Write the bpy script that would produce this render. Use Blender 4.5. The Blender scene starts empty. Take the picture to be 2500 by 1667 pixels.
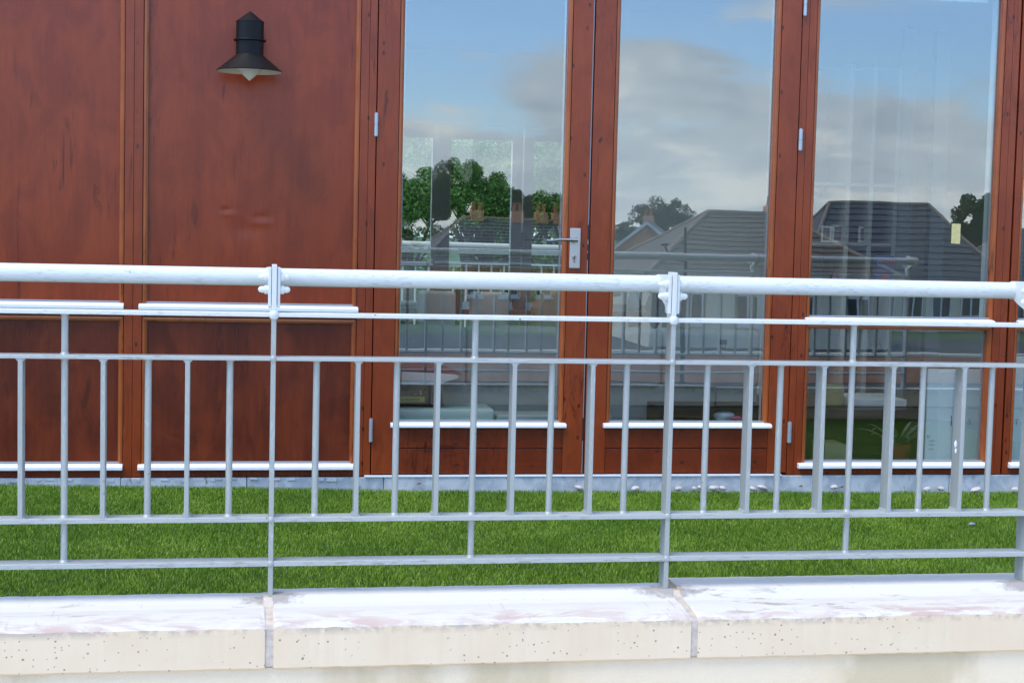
import bpy, bmesh, math, random
import numpy as np
from mathutils import Vector, Matrix
random.seed(7); rng = np.random.default_rng(7)
S = bpy.context.scene
COL = S.collection

# ------------------------------------------------------------------ camera
FPX, PITCH, YAW, ROLL = 3827.7, -0.070177, 0.174162, 0.023977   # focal length in px of a 2500 px wide frame
HC = 1.10                                                        # eye height over the turf
fw = Vector((math.sin(YAW)*math.cos(PITCH), math.cos(YAW)*math.cos(PITCH), math.sin(PITCH)))
rt0 = Vector((math.cos(YAW), -math.sin(YAW), 0)); up0 = rt0.cross(fw)
rt = rt0*math.cos(ROLL) + up0*math.sin(ROLL); up = -rt0*math.sin(ROLL) + up0*math.cos(ROLL)
cd = bpy.data.cameras.new('camera'); cam = bpy.data.objects.new('camera', cd); COL.objects.link(cam)
cd.sensor_width = 36; cd.lens = FPX/2500*36; cd.clip_start = .05; cd.clip_end = 3000
m = Matrix((rt, up, -fw)).transposed().to_4x4(); m.translation = (0, 0, HC); cam.matrix_world = m
S.camera = cam

# ------------------------------------------------------------------ sky, sun, exposure
SUN_EL, SUN_AZ = math.radians(60), math.radians(238)             # azimuth clockwise from +Y
W = bpy.data.worlds.new('World'); S.world = W; W.use_nodes = True
nt = W.node_tree; nt.nodes.clear()
def N(t, typ, **k):
    n = t.nodes.new(typ)
    for a, b in k.items():
        if a in n.inputs: n.inputs[a].default_value = b
        else: setattr(n, a, b)
    return n
out = N(nt, 'ShaderNodeOutputWorld'); bg = N(nt, 'ShaderNodeBackground'); bg.inputs['Strength'].default_value = .12
sky = N(nt, 'ShaderNodeTexSky', sky_type='NISHITA', sun_disc=False, sun_elevation=SUN_EL, sun_rotation=SUN_AZ, altitude=0, air_density=1.0, dust_density=.6, ozone_density=1.6)
tc = N(nt, 'ShaderNodeTexCoord'); sp = N(nt, 'ShaderNodeSeparateXYZ'); nt.links.new(tc.outputs['Generated'], sp.inputs[0])
def M(t, op, a, b=None, c=None, clamp=False):
    n = t.nodes.new('ShaderNodeMath'); n.operation = op; n.use_clamp = clamp
    for i, v in enumerate((a, b, c)):
        if v is None: continue
        if isinstance(v, (int, float)): n.inputs[i].default_value = v
        else: t.links.new(v, n.inputs[i])
    return n.outputs[0]
zz = M(nt, 'ADD', M(nt, 'MAXIMUM', sp.outputs[2], 0.0), .22)
cb = N(nt, 'ShaderNodeCombineXYZ'); nt.links.new(M(nt, 'DIVIDE', sp.outputs[0], zz), cb.inputs[0]); nt.links.new(M(nt, 'DIVIDE', sp.outputs[1], zz), cb.inputs[1])
cb.inputs[2].default_value = 21.3
n1 = N(nt, 'ShaderNodeTexNoise', Scale=1.7, Detail=8, Roughness=.50, Distortion=.25); nt.links.new(cb.outputs[0], n1.inputs['Vector'])
n2 = N(nt, 'ShaderNodeTexNoise', Scale=4.2, Detail=7, Roughness=.55, Distortion=.2); nt.links.new(cb.outputs[0], n2.inputs['Vector'])
# cumulus tops seen near the horizon
n3 = N(nt, 'ShaderNodeTexNoise', Scale=14.0, Detail=7, Roughness=.5); nt.links.new(tc.outputs['Generated'], n3.inputs['Vector'])
def ramp(t, src, stops):
    r = t.nodes.new('ShaderNodeValToRGB'); r.color_ramp.interpolation = 'EASE'
    while len(r.color_ramp.elements) < len(stops): r.color_ramp.elements.new(.5)
    for e, (p, c) in zip(r.color_ramp.elements, stops): e.position = p; e.color = (*c, 1) if len(c) == 3 else c
    t.links.new(src, r.inputs[0]); return r.outputs[0]
g = lambda v: (v, v, v)
low = M(nt, 'MULTIPLY', M(nt, 'SUBTRACT', .09, sp.outputs[2]), 2.6)       # cover thickens towards the horizon
low = M(nt, 'MINIMUM', M(nt, 'MAXIMUM', low, -.02), .22)
cover = ramp(nt, M(nt, 'ADD', n1.outputs[0], low), [(.49, g(0)), (.60, g(1))])
cl = ramp(nt, M(nt, 'ADD', M(nt, 'MULTIPLY', n2.outputs[0], .5), M(nt, 'MULTIPLY', n3.outputs[0], .5)), [(.40, (6.4, 7.5, 8.9)), (.50, (7.5, 8.6, 9.9)), (.63, (10.8, 11.3, 11.6))])
mx = N(nt, 'ShaderNodeMix', data_type='RGBA'); nt.links.new(M(nt, 'MULTIPLY', cover, .93), mx.inputs[0])
sk = N(nt, 'ShaderNodeMix', data_type='RGBA', blend_type='MULTIPLY'); sk.inputs[0].default_value = 1; sk.inputs[7].default_value = (1.5, 1.82, 2.3, 1)
nt.links.new(sky.outputs[0], sk.inputs[6])
nt.links.new(sk.outputs[2], mx.inputs[6]); nt.links.new(cl, mx.inputs[7])
nt.links.new(mx.outputs[2], bg.inputs[0]); nt.links.new(bg.outputs[0], out.inputs[0])
sd = bpy.data.lights.new('sun', 'SUN'); sd.energy = 1.6; sd.angle = math.radians(30); sd.color = (1, .925, .79)
so = bpy.data.objects.new('sun', sd); COL.objects.link(so)
sdir = Vector((math.sin(SUN_AZ)*math.cos(SUN_EL), math.cos(SUN_AZ)*math.cos(SUN_EL), math.sin(SUN_EL)))
so.rotation_euler = sdir.to_track_quat('Z', 'Y').to_euler(); so.location = (0, -4, 20)
S.view_settings.view_transform = 'Standard'; S.view_settings.look = 'None'; S.view_settings.gamma = 1
S.view_settings.use_curve_mapping = False; S.view_settings.exposure = 0.62
S.render.engine = 'CYCLES'; S.cycles.use_denoising = True
try: S.cycles.denoiser = 'OPENIMAGEDENOISE'
except Exception: pass
S.cycles.max_bounces = 10; S.cycles.transparent_max_bounces = 24; S.cycles.glossy_bounces = 5; S.cycles.diffuse_bounces = 4

# ------------------------------------------------------------------ places
F, D = 6.60, 3.92            # distance of the facade and of the railing from the camera
YG = F + .03                 # glass plane
GROUND = -3.5
def at(px, py, Y):
    v = fw + rt*((px-1250)/FPX) - up*((py-833.5)/FPX)
    t = Y/v.y; return Vector((v.x*t, Y, HC+v.z*t))
def X(px, py=375, Y=F): return at(px, py, Y).x
def Z(py, px=1250, Y=F): return at(px, py, Y).z
def rf(px, py, Yv):          # a place behind the camera that the glass shows at this pixel
    p = at(px, py, Yv); return Vector((p.x, 2*YG-Yv, p.z))

# ------------------------------------------------------------------ mesh helpers
class MB:
    def __init__(s): s.v = []; s.f = []; s.sm = []
    def add(s, vs, fs, smooth=False):
        o = len(s.v); s.v += [tuple(v) for v in vs]; s.f += [tuple(i+o for i in f) for f in fs]; s.sm += [smooth]*len(fs); return s
    def box(s, x0, x1, y0, y1, z0, z1):
        return s.add([(x0,y0,z0),(x1,y0,z0),(x1,y1,z0),(x0,y1,z0),(x0,y0,z1),(x1,y0,z1),(x1,y1,z1),(x0,y1,z1)],
                     [(0,3,2,1),(4,5,6,7),(0,1,5,4),(1,2,6,5),(2,3,7,6),(3,0,4,7)])
    def prism(s, prof, ax, a, b):      # profile of (p, q) swept along axis ax from a to b
        f = {'x': lambda t, p, q: (t, p, q), 'y': lambda t, p, q: (p, t, q), 'z': lambda t, p, q: (p, q, t)}[ax]
        n = len(prof); vs = [f(a, *p) for p in prof] + [f(b, *p) for p in prof]
        return s.add(vs, [tuple(range(n))[::-1], tuple(range(n, 2*n))] + [(i, (i+1) % n, n+(i+1) % n, n+i) for i in range(n)])
    def tube(s, p0, p1, r0, r1=None, n=16, cap=True):
        p0, p1 = Vector(p0), Vector(p1); r1 = r0 if r1 is None else r1
        d = (p1-p0).normalized(); a = d.orthogonal().normalized(); b = d.cross(a)
        vs = [p0+(a*math.cos(t)+b*math.sin(t))*r0 for t in [2*math.pi*i/n for i in range(n)]] + [p1+(a*math.cos(t)+b*math.sin(t))*r1 for t in [2*math.pi*i/n for i in range(n)]]
        s.add(vs, [(i, (i+1) % n, n+(i+1) % n, n+i) for i in range(n)], True)
        if cap: s.add(vs, [tuple(range(n))[::-1], tuple(range(n, 2*n))])
        return s
    def path(s, pts, r, n=10):
        for a, b in zip(pts[:-1], pts[1:]): s.tube(a, b, r, n=n)
        return s
    def lathe(s, prof, c=(0,0,0), n=32, axis='z'):
        vs = []
        for r, h in prof:
            for i in range(n):
                t = 2*math.pi*i/n
                p = (r*math.cos(t), r*math.sin(t), h)
                if axis == 'x': p = (h, p[0], p[1])
                if axis == 'y': p = (p[0], h, p[1])
                vs.append((c[0]+p[0], c[1]+p[1], c[2]+p[2]))
        fs = [(j*n+i, j*n+(i+1) % n, (j+1)*n+(i+1) % n, (j+1)*n+i) for j in range(len(prof)-1) for i in range(n)]
        return s.add(vs, fs, True)
    def quad(s, a, b, c, d): return s.add([a, b, c, d], [(0, 1, 2, 3)])
    def build(s, name, mat, parent=None, bevel=0, seg=2, off=None):
        me = bpy.data.meshes.new(name); me.from_pydata(s.v, [], s.f); me.polygons.foreach_set('use_smooth', s.sm)
        bm = bmesh.new(); bm.from_mesh(me); bmesh.ops.recalc_face_normals(bm, faces=bm.faces)
        for e in bm.edges:
            if len(e.link_faces) == 2 and e.calc_face_angle(0) > .7: e.smooth = False
        bm.to_mesh(me); bm.free()
        o = bpy.data.objects.new(name, me); COL.objects.link(o); me.materials.append(mat)
        if parent: attach(o, parent)
        if bevel:
            b = o.modifiers.new('bevel', 'BEVEL'); b.width = bevel; b.segments = seg; b.limit_method = 'ANGLE'; b.angle_limit = .7
        return o
def wloc(o):
    v = Vector(o.location)
    while o.parent: o = o.parent; v += Vector(o.location)
    return v
def attach(o, p): o.parent = p; o.location = Vector(o.location) - wloc(p)
def tag(o, label, cat, group=None, kind=None):
    if label: o['label'] = label
    if cat: o['category'] = cat
    if group: o['group'] = group
    if kind: o['kind'] = kind
    return o
def empty(name, loc, label=None, cat=None, group=None):
    o = bpy.data.objects.new(name, None); COL.objects.link(o); o.location = loc; o.empty_display_size = .1
    return tag(o, label, cat, group)
def B(*a): return MB().box(*a)

# ------------------------------------------------------------------ materials
def mat(name, col=(.5,.5,.5), rough=.5, metal=0, spec=.5, coat=0, coat_rough=.1):
    m = bpy.data.materials.new(name); m.use_nodes = True; t = m.node_tree; p = t.nodes['Principled BSDF']
    p.inputs['Base Color'].default_value = (*col, 1); p.inputs['Roughness'].default_value = rough; p.inputs['Metallic'].default_value = metal
    p.inputs['Specular IOR Level'].default_value = spec; p.inputs['Coat Weight'].default_value = coat; p.inputs['Coat Roughness'].default_value = coat_rough
    return m, t, p
def mp(t, scale=(1,1,1), loc=(0,0,0), src='Object'):
    c = t.nodes.new('ShaderNodeTexCoord'); k = t.nodes.new('ShaderNodeMapping'); k.inputs['Scale'].default_value = scale; k.inputs['Location'].default_value = loc
    if src == 'World':
        gm = t.nodes.new('ShaderNodeNewGeometry'); t.links.new(gm.outputs['Position'], k.inputs[0])
    else: t.links.new(c.outputs[src], k.inputs[0])
    return k.outputs[0]
def noise(t, v, scale, detail=4, rough=.5, dist=0):
    n = t.nodes.new('ShaderNodeTexNoise'); n.inputs['Scale'].default_value = scale; n.inputs['Detail'].default_value = detail
    n.inputs['Roughness'].default_value = rough; n.inputs['Distortion'].default_value = dist; t.links.new(v, n.inputs['Vector']); return n.outputs[0]
def voro(t, v, scale, rnd=1.0):
    n = t.nodes.new('ShaderNodeTexVoronoi'); n.inputs['Scale'].default_value = scale; n.inputs['Randomness'].default_value = rnd; t.links.new(v, n.inputs['Vector'])
    return n.outputs['Distance'], n.outputs['Color']
def voro2(t, scale, ox=0, sx=1, sz=1):
    gm = t.nodes.new('ShaderNodeNewGeometry'); s_ = t.nodes.new('ShaderNodeSeparateXYZ'); t.links.new(gm.outputs['Position'], s_.inputs[0])
    c = t.nodes.new('ShaderNodeCombineXYZ'); t.links.new(M(t, 'MULTIPLY_ADD', s_.outputs[0], sx, ox), c.inputs[0]); t.links.new(M(t, 'MULTIPLY_ADD', s_.outputs[2], sz, ox*.37), c.inputs[1])
    n = t.nodes.new('ShaderNodeTexVoronoi'); n.voronoi_dimensions = '2D'; n.inputs['Scale'].default_value = scale; t.links.new(c.outputs[0], n.inputs['Vector'])
    return n.outputs['Distance'], n.outputs['Color']
def mixc(t, f, a, b, mode='MIX'):
    n = t.nodes.new('ShaderNodeMix'); n.data_type = 'RGBA'; n.blend_type = mode
    for i, v in ((0, f), (6, a), (7, b)):
        if isinstance(v, (int, float)): n.inputs[i].default_value = v
        elif isinstance(v, tuple): n.inputs[i].default_value = (*v, 1)
        else: t.links.new(v, n.inputs[i])
    return n.outputs[2]
def bump(t, p, h, strength=.3, dist=.002, slot='Normal'):
    b = t.nodes.new('ShaderNodeBump'); b.inputs['Strength'].default_value = strength; b.inputs['Distance'].default_value = dist
    t.links.new(h, b.inputs['Height']); t.links.new(b.outputs[0], p.inputs[slot])
    return b
def wood(name, c1, c2, c3, horiz=False, knots=.0, seed=0, rough=.36, streak=.6, coat=.06):
    m, t, p = mat(name, c1, rough, spec=.34, coat=coat, coat_rough=.12)
    k = (1, 1, .07) if not horiz else (.07, 1, 1)
    v = mp(t, k, (seed*3.1, 0, seed*1.7), 'World'); v0 = mp(t, (1, 1, .35), (seed*5.3, 2, seed), 'World')
    fine = noise(t, v, 120, 5, .6, .4); mid = noise(t, v, 24, 5, .6, .8); big = noise(t, v0, 8.5, 5, .62, 1.1)
    blo = noise(t, mp(t, (1, 1, .55), (seed*7.7, 1, seed*2), 'World'), 5.5, 6, .62, .7)
    col = mixc(t, M(t, 'ADD', M(t, 'MULTIPLY', ramp(t, mid, [(.35, g(0)), (.68, g(1))]), .35), M(t, 'MULTIPLY', ramp(t, blo, [(.40, g(0)), (.60, g(1))]), .65)), c1, c2)
    col = mixc(t, M(t, 'MULTIPLY', ramp(t, fine, [(.42, g(0)), (.62, g(1))]), .14), col, c3)
    dark = M(t, 'MULTIPLY', ramp(t, big, [(.54, g(0)), (.70, g(1))]), ramp(t, mid, [(.40, g(.25)), (.6, g(1))]))
    col = mixc(t, M(t, 'MULTIPLY', dark, streak), col, tuple(x*.42 for x in c3))
    # drips and dark grain streaks
    st = noise(t, mp(t, (1, 1, .11) if not horiz else (.11, 1, 1), (seed*1.9, 0, seed*.8), 'World'), 26, 4, .55, .9); sp2 = noise(t, mp(t, (1, 1, .7), (seed*4.4, 0, 2), 'World'), 2.6, 2)
    sk_ = M(t, 'MULTIPLY', ramp(t, st, [(.60, g(0)), (.70, g(1))]), ramp(t, sp2, [(.46, g(0)), (.60, g(1))]))
    col = mixc(t, M(t, 'MULTIPLY', sk_, .75), col, tuple(x*.3 for x in c3))
    # thin vertical checks in the veneer
    vs = mp(t, (1, 1, .12), (seed+.4, 0, 9+seed), 'World'); cr = noise(t, vs, 17, 6, .62, 1.6)
    crack = ramp(t, M(t, 'ABSOLUTE', M(t, 'SUBTRACT', cr, .5)), [(.0, g(1)), (.022, g(0))])
    pat = ramp(t, noise(t, v0, 2.1, 3), [(.55, g(0)), (.66, g(1))])
    col = mixc(t, M(t, 'MULTIPLY', M(t, 'MULTIPLY', crack, pat), .8), col, tuple(x*.3 for x in c3))
    if knots:
        d, rc = voro2(t, 15, seed*2.3, *((1, .6) if not horiz else (.6, 1))); s3 = t.nodes.new('ShaderNodeSeparateColor'); t.links.new(rc, s3.inputs[0])
        kn = M(t, 'MULTIPLY', ramp(t, d, [(.05, g(1)), (.12, g(0))]), ramp(t, s3.outputs[0], [(1-knots-.03, g(0)), (1-knots, g(1))]))
        col = mixc(t, M(t, 'MULTIPLY', kn, .78), col, (.022, .012, .010))
    t.links.new(col, p.inputs['Base Color'])
    r = M(t, 'ADD', M(t, 'MULTIPLY', big, .12), rough-.17); t.links.new(r, p.inputs['Roughness'])
    bump(t, p, M(t, 'ADD', fine, M(t, 'MULTIPLY', mid, 1.2)), .22, .0012)
    return m
RB = ((.19, .027, .007), (.265, .042, .0095), (.105, .015, .006))
W_PANEL = wood('varnished_panel', *RB, seed=1, rough=.37, streak=.22)
W_PANEL2 = wood('varnished_lower_panel', (.095, .014, .0045), (.175, .028, .007), (.05, .009, .004), seed=4, rough=.42, streak=.75)
W_STILE = wood('varnished_stile', (.215, .034, .009), (.28, .05, .012), (.13, .021, .008), knots=.16, seed=2, rough=.36, streak=.3)
W_RAIL = wood('varnished_rail', (.145, .022, .007), (.20, .032, .009), (.07, .012, .006), True, knots=.15, seed=3, rough=.38, streak=.4)
W_MOULD = wood('varnished_moulding', (.27, .060, .015), (.36, .092, .022), (.18, .038, .012), seed=5, rough=.33, streak=.2)
W_MOULDH = wood('varnished_moulding_across_lit', (.40, .10, .022), (.50, .14, .03), (.28, .06, .018), True, seed=6, rough=.33, streak=.2)  # bounce light from the turf painted in, so lighter than the upright mouldings
def painted(name, c, dirt, amt=.35, rough=.42, scratch=(1, 12, 12), sc=26, metal=0, chips=None):
    m, t, p = mat(name, c, rough, metal)
    v = mp(t, scratch, (1.3, 0, 0), 'World'); a = noise(t, v, sc, 6, .62, .4); b = noise(t, mp(t, (1,1,1), (5,1,2), 'World'), 7, 4, .6)
    f = M(t, 'MULTIPLY', ramp(t, a, [(.50, g(0)), (.66, g(1))]), ramp(t, b, [(.36, g(.15)), (.64, g(1))]))
    col = mixc(t, M(t, 'MULTIPLY', f, amt), c, dirt)
    if chips:
        d, rc = voro(t, mp(t, (1,1,1), (0,0,0), 'World'), 38); s3 = t.nodes.new('ShaderNodeSeparateColor'); t.links.new(rc, s3.inputs[0])
        ch = M(t, 'MULTIPLY', ramp(t, d, [(.08, g(1)), (.16, g(0))]), ramp(t, s3.outputs[0], [(.90, g(0)), (.93, g(1))]))
        col = mixc(t, M(t, 'MULTIPLY', ch, .8), col, chips)
    t.links.new(col, p.inputs['Base Color']); bump(t, p, a, .12, .0006); return m
WHITE = painted('white_gloss_paint', (.66, .68, .65), (.33, .33, .31), .6, .36, (1.2, 9, 9), 30, chips=(.18, .17, .16))
WHITEV = painted('white_gloss_paint_post', (.64, .66, .63), (.33, .33, .32), .45, .4, (9, 9, 1.2), 30, chips=(.2, .19, .18))
SILLW = painted('white_sill', (.86, .87, .88), (.50, .46, .40), .25, .3, (1, 5, 5), 12)
GALV = painted('galvanised_steel', (.375, .395, .37), (.54, .555, .53), .7, .46, (10, 10, 1.6), 24, .25, chips=(.24, .25, .27))
GALVH = painted('galvanised_steel_rail', (.44, .465, .44), (.25, .235, .20), .75, .46, (1.2, 8, 8), 22, .2, chips=(.2, .2, .2))
HINGE = mat('hinge_steel', (.42, .46, .50), .38, .6)[0]
STEEL = painted('satin_steel', (.50, .48, .45), (.62, .60, .56), .4, .34, (12, 12, 1), 20, .85)
CHROME = mat('handle_chrome', (.42, .41, .40), .17, 1)[0]
BLACK = mat('black_powder_coat', (.007, .007, .008), .45, 0, .2)[0]
DARK = mat('dark_gap', (.012, .008, .007), .8)[0]
LAMPG = mat('opal_glass', (.78, .77, .70), .3)[0]
LAMPIN = mat('shade_inside_cream', (.80, .79, .70), .5)[0]
def glassmat(name, F0=.15, tint=(.93, .96, .94), wav=.0003, seed=0):
    m = bpy.data.materials.new(name); m.use_nodes = True; t = m.node_tree; t.nodes.clear()
    o = t.nodes.new('ShaderNodeOutputMaterial'); tr = t.nodes.new('ShaderNodeBsdfTransparent'); tr.inputs[0].default_value = (*tint, 1)
    gl = t.nodes.new('ShaderNodeBsdfGlossy'); gl.inputs['Roughness'].default_value = .0; gl.inputs['Color'].default_value = (.97, .985, 1, 1)
    lw = t.nodes.new('ShaderNodeLayerWeight'); lw.inputs[0].default_value = .5
    fac = M(t, 'ADD', F0, M(t, 'MULTIPLY', M(t, 'POWER', lw.outputs['Facing'], 5), 1-F0), clamp=True)
    b = t.nodes.new('ShaderNodeBump'); b.inputs['Strength'].default_value = 1; b.inputs['Distance'].default_value = wav
    t.links.new(noise(t, mp(t, (1, 0, .8), (seed, 0, 0), 'World'), 2.3, 2, .4), b.inputs['Height']); t.links.new(b.outputs[0], gl.inputs['Normal'])
    mix = t.nodes.new('ShaderNodeMixShader'); t.links.new(fac, mix.inputs[0]); t.links.new(tr.outputs[0], mix.inputs[1]); t.links.new(gl.outputs[0], mix.inputs[2])
    t.links.new(mix.outputs[0], o.inputs[0]); return m
GL1 = glassmat('window_glass', seed=0); GL2 = glassmat('window_glass_second', seed=4.4, wav=.0004); GLF = glassmat('far_glass', .04)
def rough_m(name, c1, c2, sc=6, rough=.8, b=.3, bd=.004, det=6):
    m, t, p = mat(name, c1, rough); v = mp(t, (1,1,1), (0,0,0), 'World'); a = noise(t, v, sc, det, .62)
    t.links.new(mixc(t, ramp(t, a, [(.36, g(0)), (.64, g(1))]), c1, c2), p.inputs['Base Color']); bump(t, p, noise(t, v, sc*9, 5, .6), b, bd); return m

# ================================================================== SETTING
# ground far below the terrace
GRM = rough_m('asphalt_ground', (.055, .055, .055), (.085, .083, .08), .7)
LAWN = rough_m('lawn_ground', (.05, .10, .025), (.075, .13, .035), .5)
tag(MB().quad((-900,-900,GROUND),(900,-900,GROUND),(900,900,GROUND),(-900,900,GROUND)).build('ground', LAWN), 'green ground far below the terrace', None, kind='structure')
tag(B(-60, 60, -55, -14, GROUND+.0, GROUND+.02).build('road', GRM), 'grey asphalt road below the terrace', None, kind='structure')

tag(B(-40, 40, -13.9, 3.74, GROUND+.0, GROUND+.04).build('path', rough_m('pale_bounce_paving', (.52, .49, .44), (.60, .56, .50), 1.5)), 'unseen pale concrete path added below the parapet wall', None, kind='structure')  # unseen paving, added to bounce light up onto the rendered wall
# terrace deck under the turf
XL, XR = -3.2, 6.4
def turf_z(x): return float(np.interp(x, [-3, -.93, .2, .73, 2.96, 7], [.05, .032, .014, .0, -.018, -.03]))
CONC = rough_m('terrace_concrete', (.30, .29, .27), (.22, .21, .20), 3)
tag(B(XL, XR, 3.9, F+.2, -.35, -.06).build('terrace_slab', CONC), 'concrete terrace slab under the turf', None, kind='structure')
TB = rough_m('turf_backing', (.022, .05, .010), (.035, .075, .015), 20)
nx = 40; vs = []; fs = []
for i in range(nx+1):
    x = XL + (XR-XL)*i/nx; z = turf_z(x)-.018
    vs += [(x, 3.90, z), (x, F+.0, z), (x, 3.90, -.058), (x, F, -.058)]
for i in range(nx): a = 4*i; fs += [(a, a+4, a+5, a+1), (a, a+2, a+6, a+4), (a+1, a+5, a+7, a+3)]
tag(MB().add(vs, fs).build('turf_base', TB), 'green backing of the artificial turf', None, kind='structure')

# turf blades
def turf():
    x0, x1, y0, y1 = -1.6, 4.4, 3.94, F-.012
    n = int((x1-x0)*(y1-y0)*36000)
    x = rng.uniform(x0, x1, n); y = rng.uniform(y0, y1, n)
    def lf(a, b, c, d): return np.sin(x*a+y*b+c+1.7*np.sin(x*b*.6-y*a*.7+d))
    ang = 1.1*lf(5.1, 3.7, .3, 2.) + .8*lf(13, -9, 1., .5) + rng.normal(0, 1.7, n) - 1.2
    h = .0165*rng.uniform(.65, 1.15, n)*(1+.10*lf(11, 17, 2, 1)); lean = .0085*rng.uniform(.3, 1.5, n)
    w = .00080*rng.uniform(.7, 1.3, n)
    tz = np.interp(x, [-3, -.93, .2, .73, 2.96, 7], [.05, .032, .014, .0, -.018, -.03]) - .0185
    wa = rng.uniform(0, 2*np.pi, n); wx, wy = np.cos(wa)*w, np.sin(wa)*w
    lx, ly = np.cos(ang)*lean, np.sin(ang)*lean
    P = np.zeros((n, 5, 3))
    P[:,0] = np.stack([x-wx, y-wy, tz], 1); P[:,1] = np.stack([x+wx, y+wy, tz], 1)
    P[:,2] = np.stack([x-wx+lx*.4, y-wy+ly*.4, tz+h*.62], 1); P[:,3] = np.stack([x+wx+lx*.4, y+wy+ly*.4, tz+h*.62], 1)
    P[:,4] = np.stack([x+lx, y+ly, tz+h], 1)
    me = bpy.data.meshes.new('artificial_grass'); me.vertices.add(n*5); me.vertices.foreach_set('co', P.ravel().astype(np.float32))
    base = np.arange(n)*5
    loops = np.stack([base, base+1, base+3, base+2, base+2, base+3, base+4], 1).ravel()
    me.loops.add(n*7); me.loops.foreach_set('vertex_index', loops.astype(np.int32))
    st = np.stack([np.arange(n)*7, np.arange(n)*7+4], 1).ravel(); me.polygons.add(n*2); me.polygons.foreach_set('loop_start', st.astype(np.int32))
    me.update(calc_edges=True); me.validate()
    rv = np.repeat(rng.uniform(0, 1, n), 5).astype(np.float32)
    a = me.attributes.new('shade', 'FLOAT', 'POINT'); a.data.foreach_set('value', rv)
    m, t, p = mat('turf_blade', (.07, .17, .03), .5, spec=.3)
    at_ = t.nodes.new('ShaderNodeAttribute'); at_.attribute_name = 'shade'
    big = noise(t, mp(t, (1,1,1), (0,0,0), 'World'), 2.2, 4, .6)
    c = ramp(t, at_.outputs['Fac'], [(.0, (.115, .215, .010)), (.35, (.155, .27, .013)), (.72, (.20, .325, .020)), (.94, (.27, .385, .04)), (1, (.36, .43, .09))])
    c = mixc(t, ramp(t, big, [(.35, g(0)), (.7, g(1))]), c, (.68, .78, .7), 'MULTIPLY')
    t.links.new(c, p.inputs['Base Color'])
    me.materials.append(m); o = bpy.data.objects.new('artificial_grass', me); COL.objects.link(o)
    tag(o, 'short green artificial grass covering the terrace behind the railing', 'grass', kind='stuff')
turf()

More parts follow.
